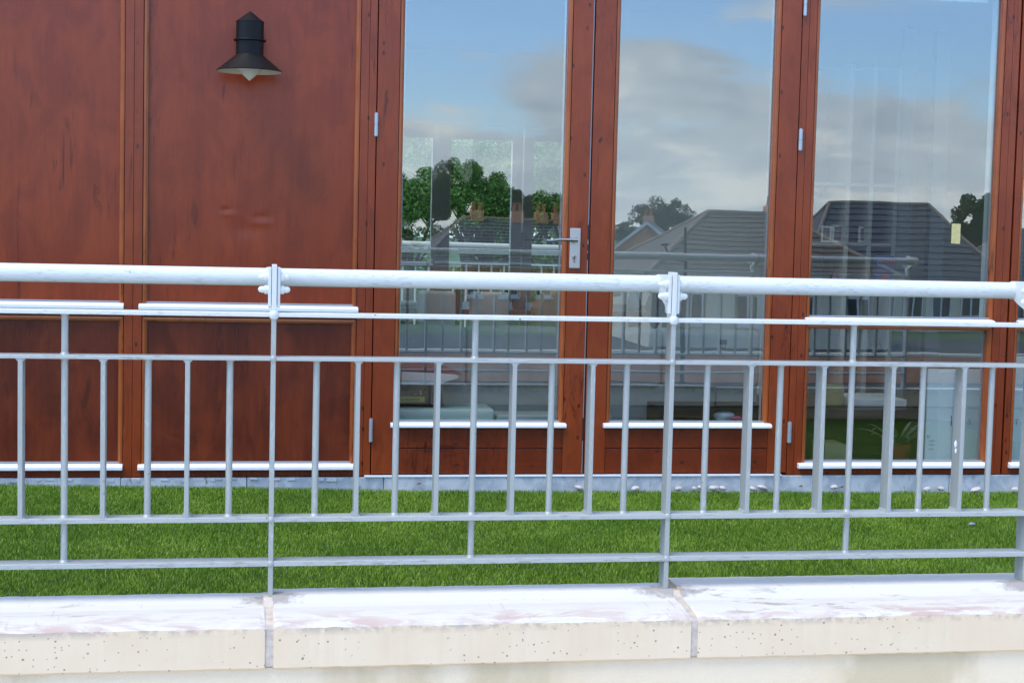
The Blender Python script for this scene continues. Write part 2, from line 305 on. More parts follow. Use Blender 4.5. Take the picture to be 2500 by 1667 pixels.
# ------------------------------------------------------------------ parapet wall with coping stones
par = empty('parapet_wall', (1.6, 3.86, GROUND), 'low cream rendered wall with concrete coping stones carrying the railing', 'wall')
def coping_mat():
    m, t, p = mat('coping_concrete', (.66, .57, .46), .8)
    v = mp(t, (1,1,1), (0,0,0), 'World'); gm = t.nodes.new('ShaderNodeNewGeometry'); s = t.nodes.new('ShaderNodeSeparateXYZ'); t.links.new(gm.outputs['Position'], s.inputs[0])
    sn = t.nodes.new('ShaderNodeSeparateXYZ'); t.links.new(gm.outputs['True Normal'], sn.inputs[0])
    topf = ramp(t, sn.outputs[2], [(.35, g(0)), (.6, g(1))])
    n_ = noise(t, v, 5, 6, .6); nf = noise(t, v, 45, 6, .65)
    front = mixc(t, ramp(t, n_, [(.35, g(0)), (.65, g(1))]), (.77, .60, .405), (.80, .635, .445))
    # white limewashed top with pink algae towards the arris
    vt = mp(t, (.5, 1.5, 1), (3,0,0), 'World'); pn = noise(t, vt, 14, 7, .68, .8); pb = noise(t, mp(t, (.6,1,1), (8,2,0), 'World'), 3.4, 4, .6)
    near = ramp(t, s.outputs[1], [(0, g(1)), (1, g(0))])
    mr = t.nodes.new('ShaderNodeMapRange'); t.links.new(s.outputs[1], mr.inputs[0]); mr.inputs[1].default_value = 3.73; mr.inputs[2].default_value = 3.88; mr.inputs[3].default_value = 1; mr.inputs[4].default_value = 0
    pk = M(t, 'MULTIPLY', M(t, 'MULTIPLY', ramp(t, pn, [(.42, g(0)), (.60, g(1))]), ramp(t, pb, [(.34, g(.25)), (.58, g(1))])), mr.outputs[0])
    top = mixc(t, M(t, 'MULTIPLY', pk, .8), (.66, .62, .56), (.46, .28, .23))
    gr = M(t, 'MULTIPLY', ramp(t, noise(t, mp(t, (.35, 1.8, 1), (1,7,0), 'World'), 17, 6, .7, .5), [(.56, g(0)), (.66, g(1))]), ramp(t, noise(t, v, 4.1, 3), [(.44, g(0)), (.60, g(1))]))
    top = mixc(t, M(t, 'MULTIPLY', gr, .75), top, (.30, .25, .20))
    col = mixc(t, topf, front, top)
    # stain, with contact shade painted into it, round the feet of the posts
    px_ = [X(666, 1000, D), X(1639, 1000, D), X(2522, 1000, D)]; stain_shade = None
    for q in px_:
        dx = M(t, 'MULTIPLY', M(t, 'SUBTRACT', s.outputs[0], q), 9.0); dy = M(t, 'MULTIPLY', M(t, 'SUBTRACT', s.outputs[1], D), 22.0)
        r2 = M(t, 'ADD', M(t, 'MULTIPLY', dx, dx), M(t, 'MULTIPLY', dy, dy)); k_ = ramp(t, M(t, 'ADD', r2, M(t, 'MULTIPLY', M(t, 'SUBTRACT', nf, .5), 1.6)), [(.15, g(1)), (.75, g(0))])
        stain_shade = k_ if stain_shade is None else M(t, 'MAXIMUM', stain_shade, k_)
    top = mixc(t, M(t, 'MULTIPLY', stain_shade, .7), top, (.24, .20, .17)); col = mixc(t, topf, front, top)
    # grime just under the arris
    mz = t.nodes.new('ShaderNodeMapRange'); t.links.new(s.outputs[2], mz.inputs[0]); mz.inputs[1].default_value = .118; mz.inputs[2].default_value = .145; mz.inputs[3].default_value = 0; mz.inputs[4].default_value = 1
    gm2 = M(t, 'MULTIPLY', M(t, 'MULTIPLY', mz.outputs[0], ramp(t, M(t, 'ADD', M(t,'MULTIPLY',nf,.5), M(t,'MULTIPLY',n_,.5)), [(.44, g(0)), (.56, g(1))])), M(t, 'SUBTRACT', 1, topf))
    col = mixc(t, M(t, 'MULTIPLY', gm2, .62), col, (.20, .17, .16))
    # air holes
    hole = None
    for sc, th, sel, off in ((27, .10, .80, 0), (62, .14, .84, 3), (9, .055, .72, 5), (16, .075, .74, 7)):
        d, rc = voro2(t, sc, off+.7); s3 = t.nodes.new('ShaderNodeSeparateColor'); t.links.new(rc, s3.inputs[0])
        dd = M(t, 'ADD', d, M(t, 'MULTIPLY', nf, .05))
        h = M(t, 'MULTIPLY', ramp(t, dd, [(th*.7, g(1)), (th, g(0))]), ramp(t, s3.outputs[0], [(sel, g(0)), (sel+.02, g(1))]))
        hole = h if hole is None else M(t, 'MAXIMUM', hole, h)
    clus = ramp(t, noise(t, mp(t, (1,0,.3), (2,0,0), 'World'), 2.7, 3), [(.36, g(.0)), (.50, g(1))])
    hole = M(t, 'MULTIPLY', M(t, 'MULTIPLY', hole, clus), M(t, 'SUBTRACT', 1, M(t, 'MULTIPLY', topf, .75)))
    col = mixc(t, M(t, 'MULTIPLY', hole, .72), col, (.16, .13, .12))
    t.links.new(col, p.inputs['Base Color'])
    bump(t, p, M(t, 'SUBTRACT', M(t, 'MULTIPLY', nf, .25), hole), .6, .0025); return m
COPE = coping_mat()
MORT = rough_m('mortar', (.66, .57, .47), (.50, .42, .36), 30, .9, .6, .004)
REND = None
def render_mat():
    m, t, p = mat('cream_render', (.60, .53, .42), .85); v = mp(t, (1,1,1), (0,0,0), 'World')
    a = noise(t, mp(t, (1,1,.8), (3,0,1), 'World'), 2.6, 5, .6); b = noise(t, mp(t, (1,1,.5), (7,0,1), 'World'), 1.7, 5, .6)
    col = mixc(t, ramp(t, a, [(.38, g(0)), (.62, g(1))]), (.84, .66, .44), (.87, .71, .50))
    col = mixc(t, M(t, 'MULTIPLY', ramp(t, b, [(.55, g(0)), (.66, g(1))]), .6), col, (.55, .43, .24))
    t.links.new(col, p.inputs['Base Color']); bump(t, p, noise(t, v, 150, 5, .7), .8, .003); return m
REND = render_mat()
B(XL, XR, 3.748, 3.96, GROUND, .041).build('wall', REND, par)
YA = 3.735
zt = at(660, 1460, D).z; za = at(1000, 1523, YA).z; zb = at(1000, 1625, YA).z
xj1a, xj1b = X(647, 1560, YA), X(668, 1560, YA); xj2a, xj2b = X(1687, 1560, YA), X(1704, 1560, YA)
def cope(x0, x1, yb, dz=0):
    m = MB(); n = max(2, int((x1-x0)/.012)); sec = []
    prof = [(yb, zb+.02), (yb, zt+dz), (D-.006, zt+dz-.001), (D-.022, zt-.006), (D-.05, zt-.012), (D-.09, (zt+za)/2), (YA+.02, za+.005), (YA+.004, za), (YA, za-.004), (YA, zb+.004), (YA+.004, zb), (3.76, zb+.004), (3.80, zb+.02)]
    ph = random.random()*9
    for i in range(n+1):
        x = x0+(x1-x0)*i/n
        w = .0005*math.sin(x*37+ph)+.0004*math.sin(x*91+ph*2)+random.gauss(0, .0004)
        for j, (y, z) in enumerate(prof):
            k = {6: .4, 7: 1, 8: 1, 9: .5, 10: .8, 1: .5, 2: .4}.get(j, 0)
            e = 0
            if j in (6, 7, 8) and i in (0, n): e = -.004
            m.v.append((x, y + w*k*.6, z + w*k + e))
    K = len(prof)
    for i in range(n):
        for j in range(K): m.f.append((i*K+j, i*K+(j+1) % K, (i+1)*K+(j+1) % K, (i+1)*K+j)); m.sm.append(False)
    m.f += [tuple(range(K)), tuple(range(n*K, n*K+K))]; m.sm += [False]*2
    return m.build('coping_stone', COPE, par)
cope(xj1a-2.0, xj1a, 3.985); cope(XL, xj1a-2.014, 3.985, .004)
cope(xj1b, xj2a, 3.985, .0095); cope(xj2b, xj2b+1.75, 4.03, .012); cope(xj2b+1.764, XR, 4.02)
# raised lug round the post at the second joint
for a, b in ((xj1a, xj1b), (xj2a, xj2b), (xj1a-2.014, xj1a-2.0), (xj2b+1.75, xj2b+1.764)):
    MB().prism([(3.97, zb+.02), (3.97, zt+.005), (D-.006, zt+.003), (D-.022, zt-.004), (D-.05, zt-.012), (YA+.006, za-.002), (YA+.003, za-.006), (YA+.003, zb+.006), (3.80, zb+.01)], 'x', a-.002, b+.002).build('mortar_joint', MORT, par)

# ------------------------------------------------------------------ railing
rail = empty('railing', (1.6, D, zt), 'white and galvanised steel railing with round handrail and upright bars', 'railing')
PYR = 1000
p1 = X(666, 1000, D); p2 = X(1639, 1000, D); p3 = X(2522, 1000, D); pitch = (p3-p1)/2
p0 = p1-pitch; pm = p0-pitch; p4 = p3+pitch; p5 = p4+pitch
posts = [pm, p0, p1, p2, p3, p4, p5]
PT = .0060
def rz(py): return at(1250, py, D).z
zR2 = (rz(772), rz(782)); zR3 = (rz(877), rz(886.3)); zR4 = (rz(1257.5), rz(1269.5)); zR5 = (rz(1362), rz(1374.5))
zR2 = (zR2[1], zR2[0]); zR3 = (zR3[1], zR3[0]); zR4 = (zR4[1], zR4[0]); zR5 = (zR5[1], zR5[0])
YH = D+.120; RH = .0228; zH = at(1250, 687, YH).z
ztop = at(666, 646, D).z; zpl = at(666, 653, D).z; zpb = at(666, 752, D).z
zn1 = at(666, 677, D+.015).z; zn2 = at(666, 707, D+.015).z
for i, x in enumerate(posts):
    zlo = zt-.004 if i != 2 else zt-.012
    po = B(x-PT, x+PT, D, D+.05, zlo, zR2[0]-.0005).build('post', GALV, rail, .0012)
    B(x-PT, x+PT, D-.0005, D+.0505, zR2[0]-.0005, ztop).build('post_top', WHITEV, po, .0012)
    # welded lump where post and middle rail meet
    MB().lathe([(0, -.011), (.009, -.010), (.0125, -.004), (.0125, .004), (.009, .010), (0, .011)], (x, D+.004, (zR2[0]+zR2[1])/2), 12).build('weld', WHITEV, po)
    for zc in (zR3, zR4, zR5):
        MB().lathe([(0, -.009), (.006, -.008), (.0095, -.003), (.0095, .003), (.006, .008), (0, .009)], (x, D+.004, (zc[0]+zc[1])/2), 10).build('weld', GALV, po)
    for s in (-1, 1):
        a, b = sorted((x+s*(PT+.0012), x+s*(PT+.0085)))
        MB().prism([(D+.004, zpb), (D+.030, zpb), (D+.045, zpb+.022), (D+.085, zH-RH-.014), (D+.140, zH-RH*.5), (D+.146, zH+RH*.5), (D+.130, zpl-.002), (D+.05, zpl), (D+.004, zpl)], 'x', a, b).build('clamp_plate', WHITEV, po, .0015)
        for zc in (zn1, zn2):
            h = x+s*(PT+.0085)
            prof = [(.0, .0), (.0115, 0), (.0115, .009), (.0085, .010), (.0082, .018), (.0065, .022), (.0035, .0245), (0, .0252)]
            MB().lathe([(r, s*q) for r, q in prof[:3]] + [(r, s*q) for r, q in prof[3:]], (h, D+.020, zc), 8 if False else 14, 'x').build('bolt', WHITE, po)
for i in range(len(posts)-1):
    a, b = posts[i]+PT, posts[i+1]-PT
    c = MB().tube((a+.0085, YH, zH), (b-.0085, YH, zH), RH, n=40)
    # weld rings at the ends
    for e in (a+.0095, b-.0095): c.tube((e-.003, YH, zH), (e+.003, YH, zH), RH+.0018, n=40)
    c.build('handrail', WHITE, rail)
    for zc, mt, nm in ((zR2, WHITE, 'middle_rail'), (zR3, GALVH, 'rail'), (zR4, GALVH, 'rail'), (zR5, GALVH, 'rail')):
        B(a, b, D-.001, D+.051, zc[0], zc[1]).build(nm, mt, rail, .0018)
seg = {1: [None, None, None, (49,), (155,), (251,), (360,), (457,), (560.5,)],
       2: [(772.7,), (873.7,), (970,), (1069.5,), (1160,), (1255.5,), (1350,), (1446.5,), (1533.5,)],
       3: [(1731,), (1832.5,), (1910.5,), (2010.5,), (2085.5,), (2180,), (2260,), (2353,), (2428.5,)]}
def flat(x, z0, z1):
    o = B(x-.0057, x+.0057, D+.0004, D+.0496, z0, z1).build('flat_bar', GALV, rail, .0012)
    for zc, sg in ((z0, 1), (z1, -1)):
        MB().prism([(x-.0125, zc), (x+.0125, zc), (x+.0060, zc+sg*.0075), (x-.0060, zc+sg*.0075)], 'y', D+.002, D+.048).build('weld', GALV, o)
def rnd(x, zs, r=.0083):
    o = MB()
    for z0, z1 in zs:
        o.tube((x, D+.024, z0), (x, D+.024, z1), r, n=18)
        for zc, sg in ((z0, 1), (z1, -1)): o.tube((x, D+.024, zc), (x, D+.024, zc+sg*.006), r+.004, r, n=18, cap=False)
    o.build('round_bar', GALV, rail)
for i in range(len(posts)-1):
    for j in range(9):
        pxx = seg.get(i, [None]*9)[j]
        x = X(pxx[0], 1000, D+.0) if pxx else posts[i]+(posts[i+1]-posts[i])*(j+1)/10
        if j % 2: flat(x, zR4[1]-.0005, zR3[0]+.0005)
        elif j == 4: rnd(x, [(zR3[1], zR2[0]), (zR4[1], zR3[0]), (zR5[1], zR4[0])])
        else: rnd(x, [(zR4[1], zR3[0])])

# ------------------------------------------------------------------ timber building
bld = empty('timber_building', (1.6, F, 0), 'red brown timber clad building front with glazed doors and white sills', 'building')
ZT = 2.30                         # head of doors and panels
zb0 = Z(1160.7, 1250)             # foot of the woodwork
zs_u = (Z(786, 1700, F-.02), Z(770, 1700, F-.02))        # upper sills bottom, top
zs_l = (Z(1146, 1250, F-.02), Z(1131.5, 1250, F-.02))
zd_s = (Z(1045, 1400, F-.02), Z(1032.5, 1400, F-.02))    # door sills
def board(a, b, z0, z1, mt=W_STILE, par_=bld, name='stile', y0=F, y1=F+.055, bev=.0018):
    return B(a, b, y0, y1, z0, z1).build(name, mt, par_, bev)
def frame_mould(x0, x1, z0, z1, w, par_, yb=F+.024, top=True, bottom=False, sides=(1,1)):
    """sloping glazing beads round an opening; x0..z1 is the outer edge, w the bead's width"""
    q = .0025
    def bead(pa, pb, ax, lo, hi, mt):
        MB().prism([(pa, F+.0025), (pa+(pb-pa)*.45, F+.0015), (pa+(pb-pa)*.86, F+.009), (pb, F+.0135), (pb, yb+.012), (pa, yb+.012)], ax, lo, hi).build('moulding', mt, par_, .0008)
    def beadv(pa, pb):
        # swept along z with mitred ends
        prof = [(pa, F+.0025), (pa+(pb-pa)*.45, F+.0015), (pa+(pb-pa)*.86, F+.009), (pb, F+.0135), (pb, yb+.012), (pa, yb+.012)]
        vs = []; n = len(prof)
        for x_, y_ in prof: vs.append((x_, y_, z0 + (abs(x_-pa) if bottom else 0)))
        for x_, y_ in prof: vs.append((x_, y_, z1 - (abs(x_-pa) if top else 0)))
        MB().add(vs, [tuple(range(n)), tuple(range(n, 2*n))]+[(i, (i+1) % n, n+(i+1) % n, n+i) for i in range(n)]).build('moulding', W_MOULD, par_, .0008)
    if sides[0]: beadv(x0+q, x0+w)
    if sides[1]: beadv(x1-q, x1-w)
    def beadh(pa, pb):
        prof = [(F+.0025, pa), (F+.0015, pa+(pb-pa)*.45), (F+.009, pa+(pb-pa)*.86), (F+.0135, pb), (yb+.012, pb), (yb+.012, pa)]
        vs = []; n = len(prof)
        for y_, z_ in prof: vs.append((x0+q+abs(z_-pa), y_, z_))
        for y_, z_ in prof: vs.append((x1-q-abs(z_-pa), y_, z_))
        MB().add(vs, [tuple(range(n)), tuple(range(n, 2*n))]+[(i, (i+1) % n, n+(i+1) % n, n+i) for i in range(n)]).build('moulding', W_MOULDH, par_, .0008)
    if top: beadh(z1-q, z1-w)
    if bottom: beadh(z0+q, z0+w)
def sill(x0, x1, z0, z1, par_, name='sill'):
    h = z1-z0
    MB().prism([(F-.026, z0+.002), (F-.026, z0+h*.55), (F-.022, z0+h*.75), (F+.021, z1+.002), (F+.021, z0), (F-.020, z0)], 'x', x0, x1).build(name, SILLW, par_, .0015)
    MB().box(x0+.012, x1-.012, F+.008, F+.0225, z1+.002, z1+.0065).build('sill_bead', mat('grey_sealant', (.33,.33,.34), .6)[0] if 'grey_sealant' not in bpy.data.materials else bpy.data.materials['grey_sealant'], par_)
def panel(x0, x1, z0, z1, mt, dents=()):
    n, mz = 130, int(130*(z1-z0)/(x1-x0)) if dents else 1
    if not dents: n = 1
    vs = []; fs = []
    for j in range(mz+1):
        for i in range(n+1):
            x = x0+(x1-x0)*i/n; z = z0+(z1-z0)*j/mz; y = F+.0225
            for cx, cz, sx, sz, d in dents: y += .5*d*math.exp(-((x-cx)/sx)**2-((z-cz)/sz)**2)
            vs.append((x, y, z))
    for j in range(mz):
        for i in range(n): a = j*(n+1)+i; fs.append((a, a+1, a+n+2, a+n+1))
    k = len(vs); m = MB().add(vs, fs, bool(dents))
    m.add([(x0, F+.034, z0), (x1, F+.034, z0), (x1, F+.034, z1), (x0, F+.034, z1)], [(3, 2, 1, 0)])
    for a, b in (((x0,z0),(x1,z0)), ((x1,z0),(x1,z1)), ((x1,z1),(x0,z1)), ((x0,z1),(x0,z0))):
        m.add([(a[0],F+.0226,a[1]), (b[0],F+.0226,b[1]), (b[0],F+.034,b[1]), (a[0],F+.034,a[1])], [(0,1,2,3)])
    return m.build('wooden_panel', mt, bld)
dnt = [at(553, 512, F), at(640, 530, F), at(600, 560, F)]
dents = [(dnt[0].x, dnt[0].z, .016, .009, .0035), (dnt[0].x+.01, dnt[0].z-.02, .03, .012, -.002), (dnt[1].x, dnt[1].z, .03, .014, .0025), (dnt[1].x, dnt[1].z-.025, .04, .015, -.0022), (dnt[2].x, dnt[2].z, .05, .03, .0022)]
MW = X(305)-X(291.5)
panels = [(X(-225), X(305)), (X(349), X(878))]
zs_p = (at(430, 757.5, F-.02).z, at(430, 741.5, F-.02).z); zm_l = Z(776, 600)       # top of the lower field's moulding
for k, (a, b) in enumerate(panels):
    panel(a+.004, b-.004, zs_p[1]-.004, ZT, W_PANEL, dents if k == 1 else ())
    panel(a+.004, b-.004, zs_l[1]-.004, zm_l, W_PANEL2)
    frame_mould(a, b, zs_p[1], ZT, MW, bld)
    frame_mould(a, b, zs_l[1], zm_l, MW, bld)
    board(a, b, zm_l, zs_p[0]+.004, W_RAIL, name='rail', y1=F+.05)
    board(a-.001, b+.001, zb0+.001, zs_l[0]+.004, W_RAIL, name='rail', y1=F+.05)
    sill(a-.012, b+.004 if k else b+.0, *zs_p, bld); sill(a-.012, b-.001, *zs_l, bld)
bx = [(X(-290), X(-258)), (X(-257), X(-225)), (X(305), X(326.6)), (X(327.2), X(349)), (X(878), X(898.3)), (X(898.9), X(916.8))]
for a, b in bx: board(a, b, zb0, ZT)
# more of the same wall past the left edge of the view
panel(X(-760), X(-290), zb0, ZT, W_PANEL)
board(X(-820), X(-760), zb0, ZT)

# doors
def hinge(x0, x1, z0, z1, par_):
    h = MB(); r = (x1-x0)/2*.92; c = (x0+x1)/2; mid = (z0+z1)/2
    h.tube((c, F-.006, z0), (c, F-.006, mid-.001), r, n=16).tube((c, F-.006, mid+.001), (c, F-.006, z1), r, n=16)
    h.tube((c, F-.006, z0-.003), (c, F-.006, z1+.003), r*.5, n=12)
    h.box(c-.002, c+.002, F-.006, F+.03, z0+.004, z1-.004)
    return h.build('hinge', HINGE, par_)
zdb = Z(1155.5, 1170)        # bottom of the doors
def door(xa, xb, ml, mr, gx0, gx1, glass, label, hinges):
    e = empty('door', ((xa+xb)/2, F, zdb)); attach(e, bld); e['label'] = label
    board(xa, ml, zdb, ZT, par_=e); board(mr, xb, zdb, ZT, par_=e)
    zj = Z(1094.5, 1170); 
    board(ml+.0005, mr-.0005, zj+.0015, zd_s[0]+.004, W_RAIL, e, 'bottom_board', F+.001, F+.05)
    board(ml+.0005, mr-.0005, zdb, zj-.0015, W_RAIL, e, 'bottom_board', F+.003, F+.05)
    board(ml, mr, ZT-.03, ZT, W_RAIL, e, 'top_rail', F+.001, F+.05)
    frame_mould(ml, mr, zd_s[1], ZT-.03, gx0-ml, e, top=True)
    sill(ml-.012, mr+.010, *zd_s, e)
    B(ml+.003, mr-.003, YG, YG+.006, zd_s[1]-.01, ZT-.032).build('pane', glass, e)
    sp_ = MB(); 
    for a, b in ((gx0-.0, gx0+.006), (gx1-.006, gx1)): sp_.box(a, b, YG+.0065, YG+.02, zd_s[1]-.01, ZT-.033)
    sp_.box(gx0, gx1, YG+.0065, YG+.02, zd_s[1]-.01, zd_s[1]+.002)
    sp_.build('glazing_spacer', SPC, e)
    for h in hinges: hinge(*h, e)
    return e
SPC = mat('grey_spacer', (.42, .46, .50), .45, .4)[0]
d1 = door(X(919.4), X(1440.5), X(972), X(1392.5), X(984), X(1379), GL1, 'left glazed door with steel lever handle',
     [(X(913, 300), X(923.6, 300), Z(332, 918), Z(277, 918)), (X(900, 1050), X(910, 1050), Z(1077, 905), Z(1022, 905))])
d2 = door(X(1446.5), X(1946.6), X(1497), X(1899), X(1508.5), X(1886.5), GL2, 'right glazed door without handle',
     [(X(1960.3, 20), X(1969.5, 20), Z(39, 1965), Z(-15, 1965)), (X(1948, 340), X(1958.7, 340), Z(367, 1953), Z(316, 1953)), (X(1920.5, 1055), X(1931.4, 1055), Z(1079, 1926), Z(1030, 1926))])
# metal seal strip in the meeting gap, dark rebate behind the gaps
B(X(1441), X(1443.6), F+.006, F+.03, zdb, ZT).build('seal_strip', mat('seal_strip_grey', (.36,.34,.34), .5, .3)[0], d1)
for pz0, pz1 in ((549, 585), (597, 612), (618, 634), (1020, 1075)):
    B(X(1439.5), X(1445.2), F+.002, F+.02, Z(pz1, 1438), Z(pz0, 1438)).build('lock_plate', mat('lock_dark', (.035,.03,.03), .4, .6)[0] if 'lock_dark' not in bpy.data.materials else bpy.data.materials['lock_dark'], d1)
JB = wood('rebate_wood', (.05, .012, .006), (.06, .014, .007), (.03, .009, .006), seed=8, rough=.7, coat=0)
for a, b in ((X(905), X(930)), (X(1425), X(1465)), (X(1936), X(1957)), (X(2465), X(2498))):
    B(a, b, F+.058, F+.10, zb0, ZT).build('rebate', JB, bld)
# handle on the left door
hc = at(1403.8, 586, F-.02)
B(X(1391, 600, F-.006), X(1417, 600, F-.006), F-.0075, F-.0005, Z(656, 1404), Z(557, 1404)).build('handle_plate', STEEL, d1, .006, 3)
MB().lathe([(0, .0), (.0135, 0), (.0148, .003), (.0148, .012), (0, .012)], (hc.x, F-.020, hc.z), 28, 'y').build('handle_rose', STEEL, d1)
lv = MB(); hl = at(1335, 587.5, F-.055)
lv.tube((hc.x, F-.018, hc.z), (hc.x, F-.055, hc.z), .0078, n=18)
pts = [(hc.x+.004, F-.055, hc.z, .0085), (hc.x-.02, F-.056, hc.z+.0005, .0078), (hc.x-.07, F-.056, hc.z+.0005, .0062), (hl.x+.02, F-.056, hl.z, .0055), (hl.x, F-.055, hl.z, .0052)]
for a, b in zip(pts[:-1], pts[1:]): lv.tube(a[:3], b[:3], a[3], b[3], n=18)
lv.tube((hl.x-.001, F-.055, hl.z), (hl.x-.004, F-.055, hl.z), .0052, .001, n=18); lv.build('lever', CHROME, d1)
kc = at(1402.5, 628, F-.01)
MB().lathe([(0, 0), (.0085, 0), (.0085, .006), (0, .006)], (kc.x, F-.0125, kc.z), 20, 'y').box(kc.x-.0045, kc.x+.0045, F-.0125, F-.007, kc.z-.023, kc.z-.003).build('lock_cylinder', CHROME, d1, .0008)
MB().box(kc.x-.0012, kc.x+.0012, F-.0132, F-.0126, kc.z-.004, kc.z+.0035).build('keyhole', DARK, d1)
sc = MB()
for pyy in (566, 649): s_ = at(1404, pyy, F-.008); sc.lathe([(0, 0), (.004, 0), (.004, .0015), (0, .0015)], (s_.x, F-.0090, s_.z), 12, 'y')
sc.build('screw', STEEL, d1)

# fixed windows right of the doors
def window(xa, xb, ml, mr, glassm, label, xsl, xsr):
    e = empty('window', ((xa+xb)/2, F, zb0)); attach(e, bld); e['label'] = label
    zl_t = Z(793, 2200); 
    board(xa, ml, zb0, ZT, par_=e); board(mr, xb, zb0, ZT, par_=e)
    board(ml, mr, zl_t, zs_u[0]+.004, W_RAIL, e, 'rail', F+.001, F+.05)
    board(ml, mr, zb0+.001, zs_l[0]+.004, W_RAIL, e, 'rail', F+.001, F+.05)
    board(ml, mr, ZT-.02, ZT, W_RAIL, e, 'rail', F+.001, F+.05)
    w = X(1991)-X(1983)
    frame_mould(ml, mr, zs_u[1], ZT-.02, w*1.25, e); frame_mould(ml, mr, zs_l[1], zl_t, w*1.5, e)
    sill(xsl, xsr, *zs_u, e); sill(xsl-.01, xsr+.004, *zs_l, e)
    B(ml+.003, mr-.003, YG, YG+.006, zs_u[1]-.01, ZT-.022).build('pane', glassm, e)
    B(ml+.003, mr-.003, YG+.001, YG+.007, zs_l[1]-.01, zl_t-.002).build('pane', glassm, e)
    g0, g1 = ml+w*1.25, mr-w*1.5
    s_ = MB()
    for za_, zb_ in ((zs_u[1]-.01, ZT-.022), (zs_l[1]-.01, zl_t-.002)):
        s_.box(g0, g0+.005, YG+.0075, YG+.02, za_, zb_).box(g1-.006, g1, YG+.0075, YG+.02, za_, zb_).box(g0, g1, YG+.0075, YG+.02, za_, za_+.014)
    s_.build('glazing_spacer', SPC, e)
    return e
board(X(1948.6), X(1964.8), zb0, ZT)
w3 = window(X(1965.4), X(2461), X(1983.5), X(2444), GL1, 'window with yellow tape right of the doors', X(1965, 775), X(2425, 775))
board(X(2461.5), X(2477.8), zb0, ZT)
w4 = window(X(2482.5), X(3010), X(2497), X(2990), GL2, 'window at the far right with a sign board', X(2483, 760), X(2990, 760))
board(X(3011), X(3040), zb0, ZT)
panel(X(3040), X(3500), zb0, ZT, W_PANEL)
# upper fascia, plinth and shell
B(X(-820), X(3500), F-.01, F+.10, ZT+.001, ZT+.16).build('head_board', W_RAIL, bld, .003)
B(X(-820), X(3500), F+.02, F+.30, ZT+.161, 3.25).build('upper_wall', REND, bld)
B(X(-820)-.05, X(3500)+.05, F-.06, F+.34, 3.25, 3.31).build('roof_edge', mat('lead_flashing', (.20,.21,.22), .5, .4)[0], bld, .004)
def plinth_mat():
    m, t, p = mat('plinth_paint', (.5,.5,.5), .7); v = mp(t, (1,1,1), (0,0,0), 'World')
    a = noise(t, v, 9, 7, .65, .5); b = noise(t, mp(t, (1,1,.3), (3,0,0), 'World'), 22, 6, .7); gm = t.nodes.new('ShaderNodeNewGeometry')
    c = mixc(t, ramp(t, a, [(.38, g(0)), (.60, g(1))]), (.38, .405, .43), (.58, .585, .57))
    c = mixc(t, M(t, 'MULTIPLY', ramp(t, b, [(.60, g(0)), (.67, g(1))]), .8), c, (.15, .10, .08))
    t.links.new(c, p.inputs['Base Color']); bump(t, p, a, .6, .004); return m
PL = plinth_mat()
pj = [X(-820), X(-300), X(300), X(612), X(951), X(1547), X(1930), X(2352), X(2900), X(3500)]
for a, b in zip(pj[:-1], pj[1:]): B(a+.0012, b-.0012, F-.006+random.uniform(-.003, .003), F+.1, -.055, zb0-.0025+random.uniform(-.002, 0)).build('plinth_block', PL, bld, .003)
# ragged mortar under the panels
rg = MB(); x = X(-20)
while x < X(905):
    w_ = random.uniform(.01, .05); rg.box(x, x+w_, F-.009-random.random()*.004, F-.004, zb0-.012-random.random()*.012, zb0-.003-random.random()*.006); x += w_*random.uniform(1.2, 4)
rg.build('mortar_bed', PL, bld, .002)
B(X(903), X(1934), F-.014, F+.08, zb0-.003, zb0+.004).build('threshold', SILLW, bld, .001)
B(X(903), X(1934), F+.012, F+.08, zb0+.0042, zdb-.002).build('threshold_gap', JB, bld)

# ------------------------------------------------------------------ room behind the glass
YB = 12.5; FL = .03; CE = 2.52; RX0, RX1 = X(-800)+.1, 6.6
PW = rough_m('room_wall_paint', (.78, .73, .62), (.80, .75, .64), 2, .8, .05)
PWW = rough_m('room_ceiling_paint', (.74, .74, .71), (.76, .76, .73), 2, .8, .05)
FLM = rough_m('room_floor', (.22, .20, .17), (.17, .15, .12), 4, .5, .05)
B(RX0, RX1, F+.1, YB+.2, FL-.1, FL).build('floor', FLM, bld)
RLX0, RLX1, RLY0, RLY1 = .2, 2.9, 7.2, 8.9          # rooflight added out of view to let light onto table and chairs
for a in ((RX0, RLX0, F+.1, YB+.2), (RLX1, RX1, F+.1, YB+.2), (RLX0, RLX1, F+.1, RLY0), (RLX0, RLX1, RLY1, YB+.2)): B(*a, CE, 3.249).build('ceiling', PWW, bld)
B(RLX0, RLX1, RLY0, RLY1, 3.20, 3.208).build('added_rooflight', GLF, bld)  # added pane over the opening that brightens the room
B(RX0-.15, RX0, F+.1, YB+.2, FL-.1, 3.249).build('side_wall', PW, bld); B(RX1, RX1+.15, F+.1, YB+.2, FL-.1, 3.249).build('side_wall', PW, bld)
B(RX0, X(905), F+.056, F+.10, FL-.1, CE).build('front_wall_lining', PW, bld)
B(RX0, RX1, F+.102, F+.3, ZT+.0, CE).build('front_lintel', PWW, bld)
bxo0, bxo1 = X(800, 600, YB), X(1425, 600, YB); bzt = Z(309, 1150, YB)
B(RX0, bxo0, YB, YB+.2, FL, CE).build('back_wall', PW, bld); B(bxo1, RX1, YB, YB+.2, FL, CE).build('back_wall', PW, bld)
B(X(1440, 700, 9.9), X(1960, 700, 9.9), 9.9, 10.0, FL, CE).build('partition', PW, bld)
B(bxo0, bxo1, YB, YB+.2, bzt, CE).build('back_wall', PW, bld)
FRM = mat('cream_window_frame', (.82, .77, .68), .4)[0]
bw = empty('back_window', ((bxo0+bxo1)/2, YB, FL)); attach(bw, bld)
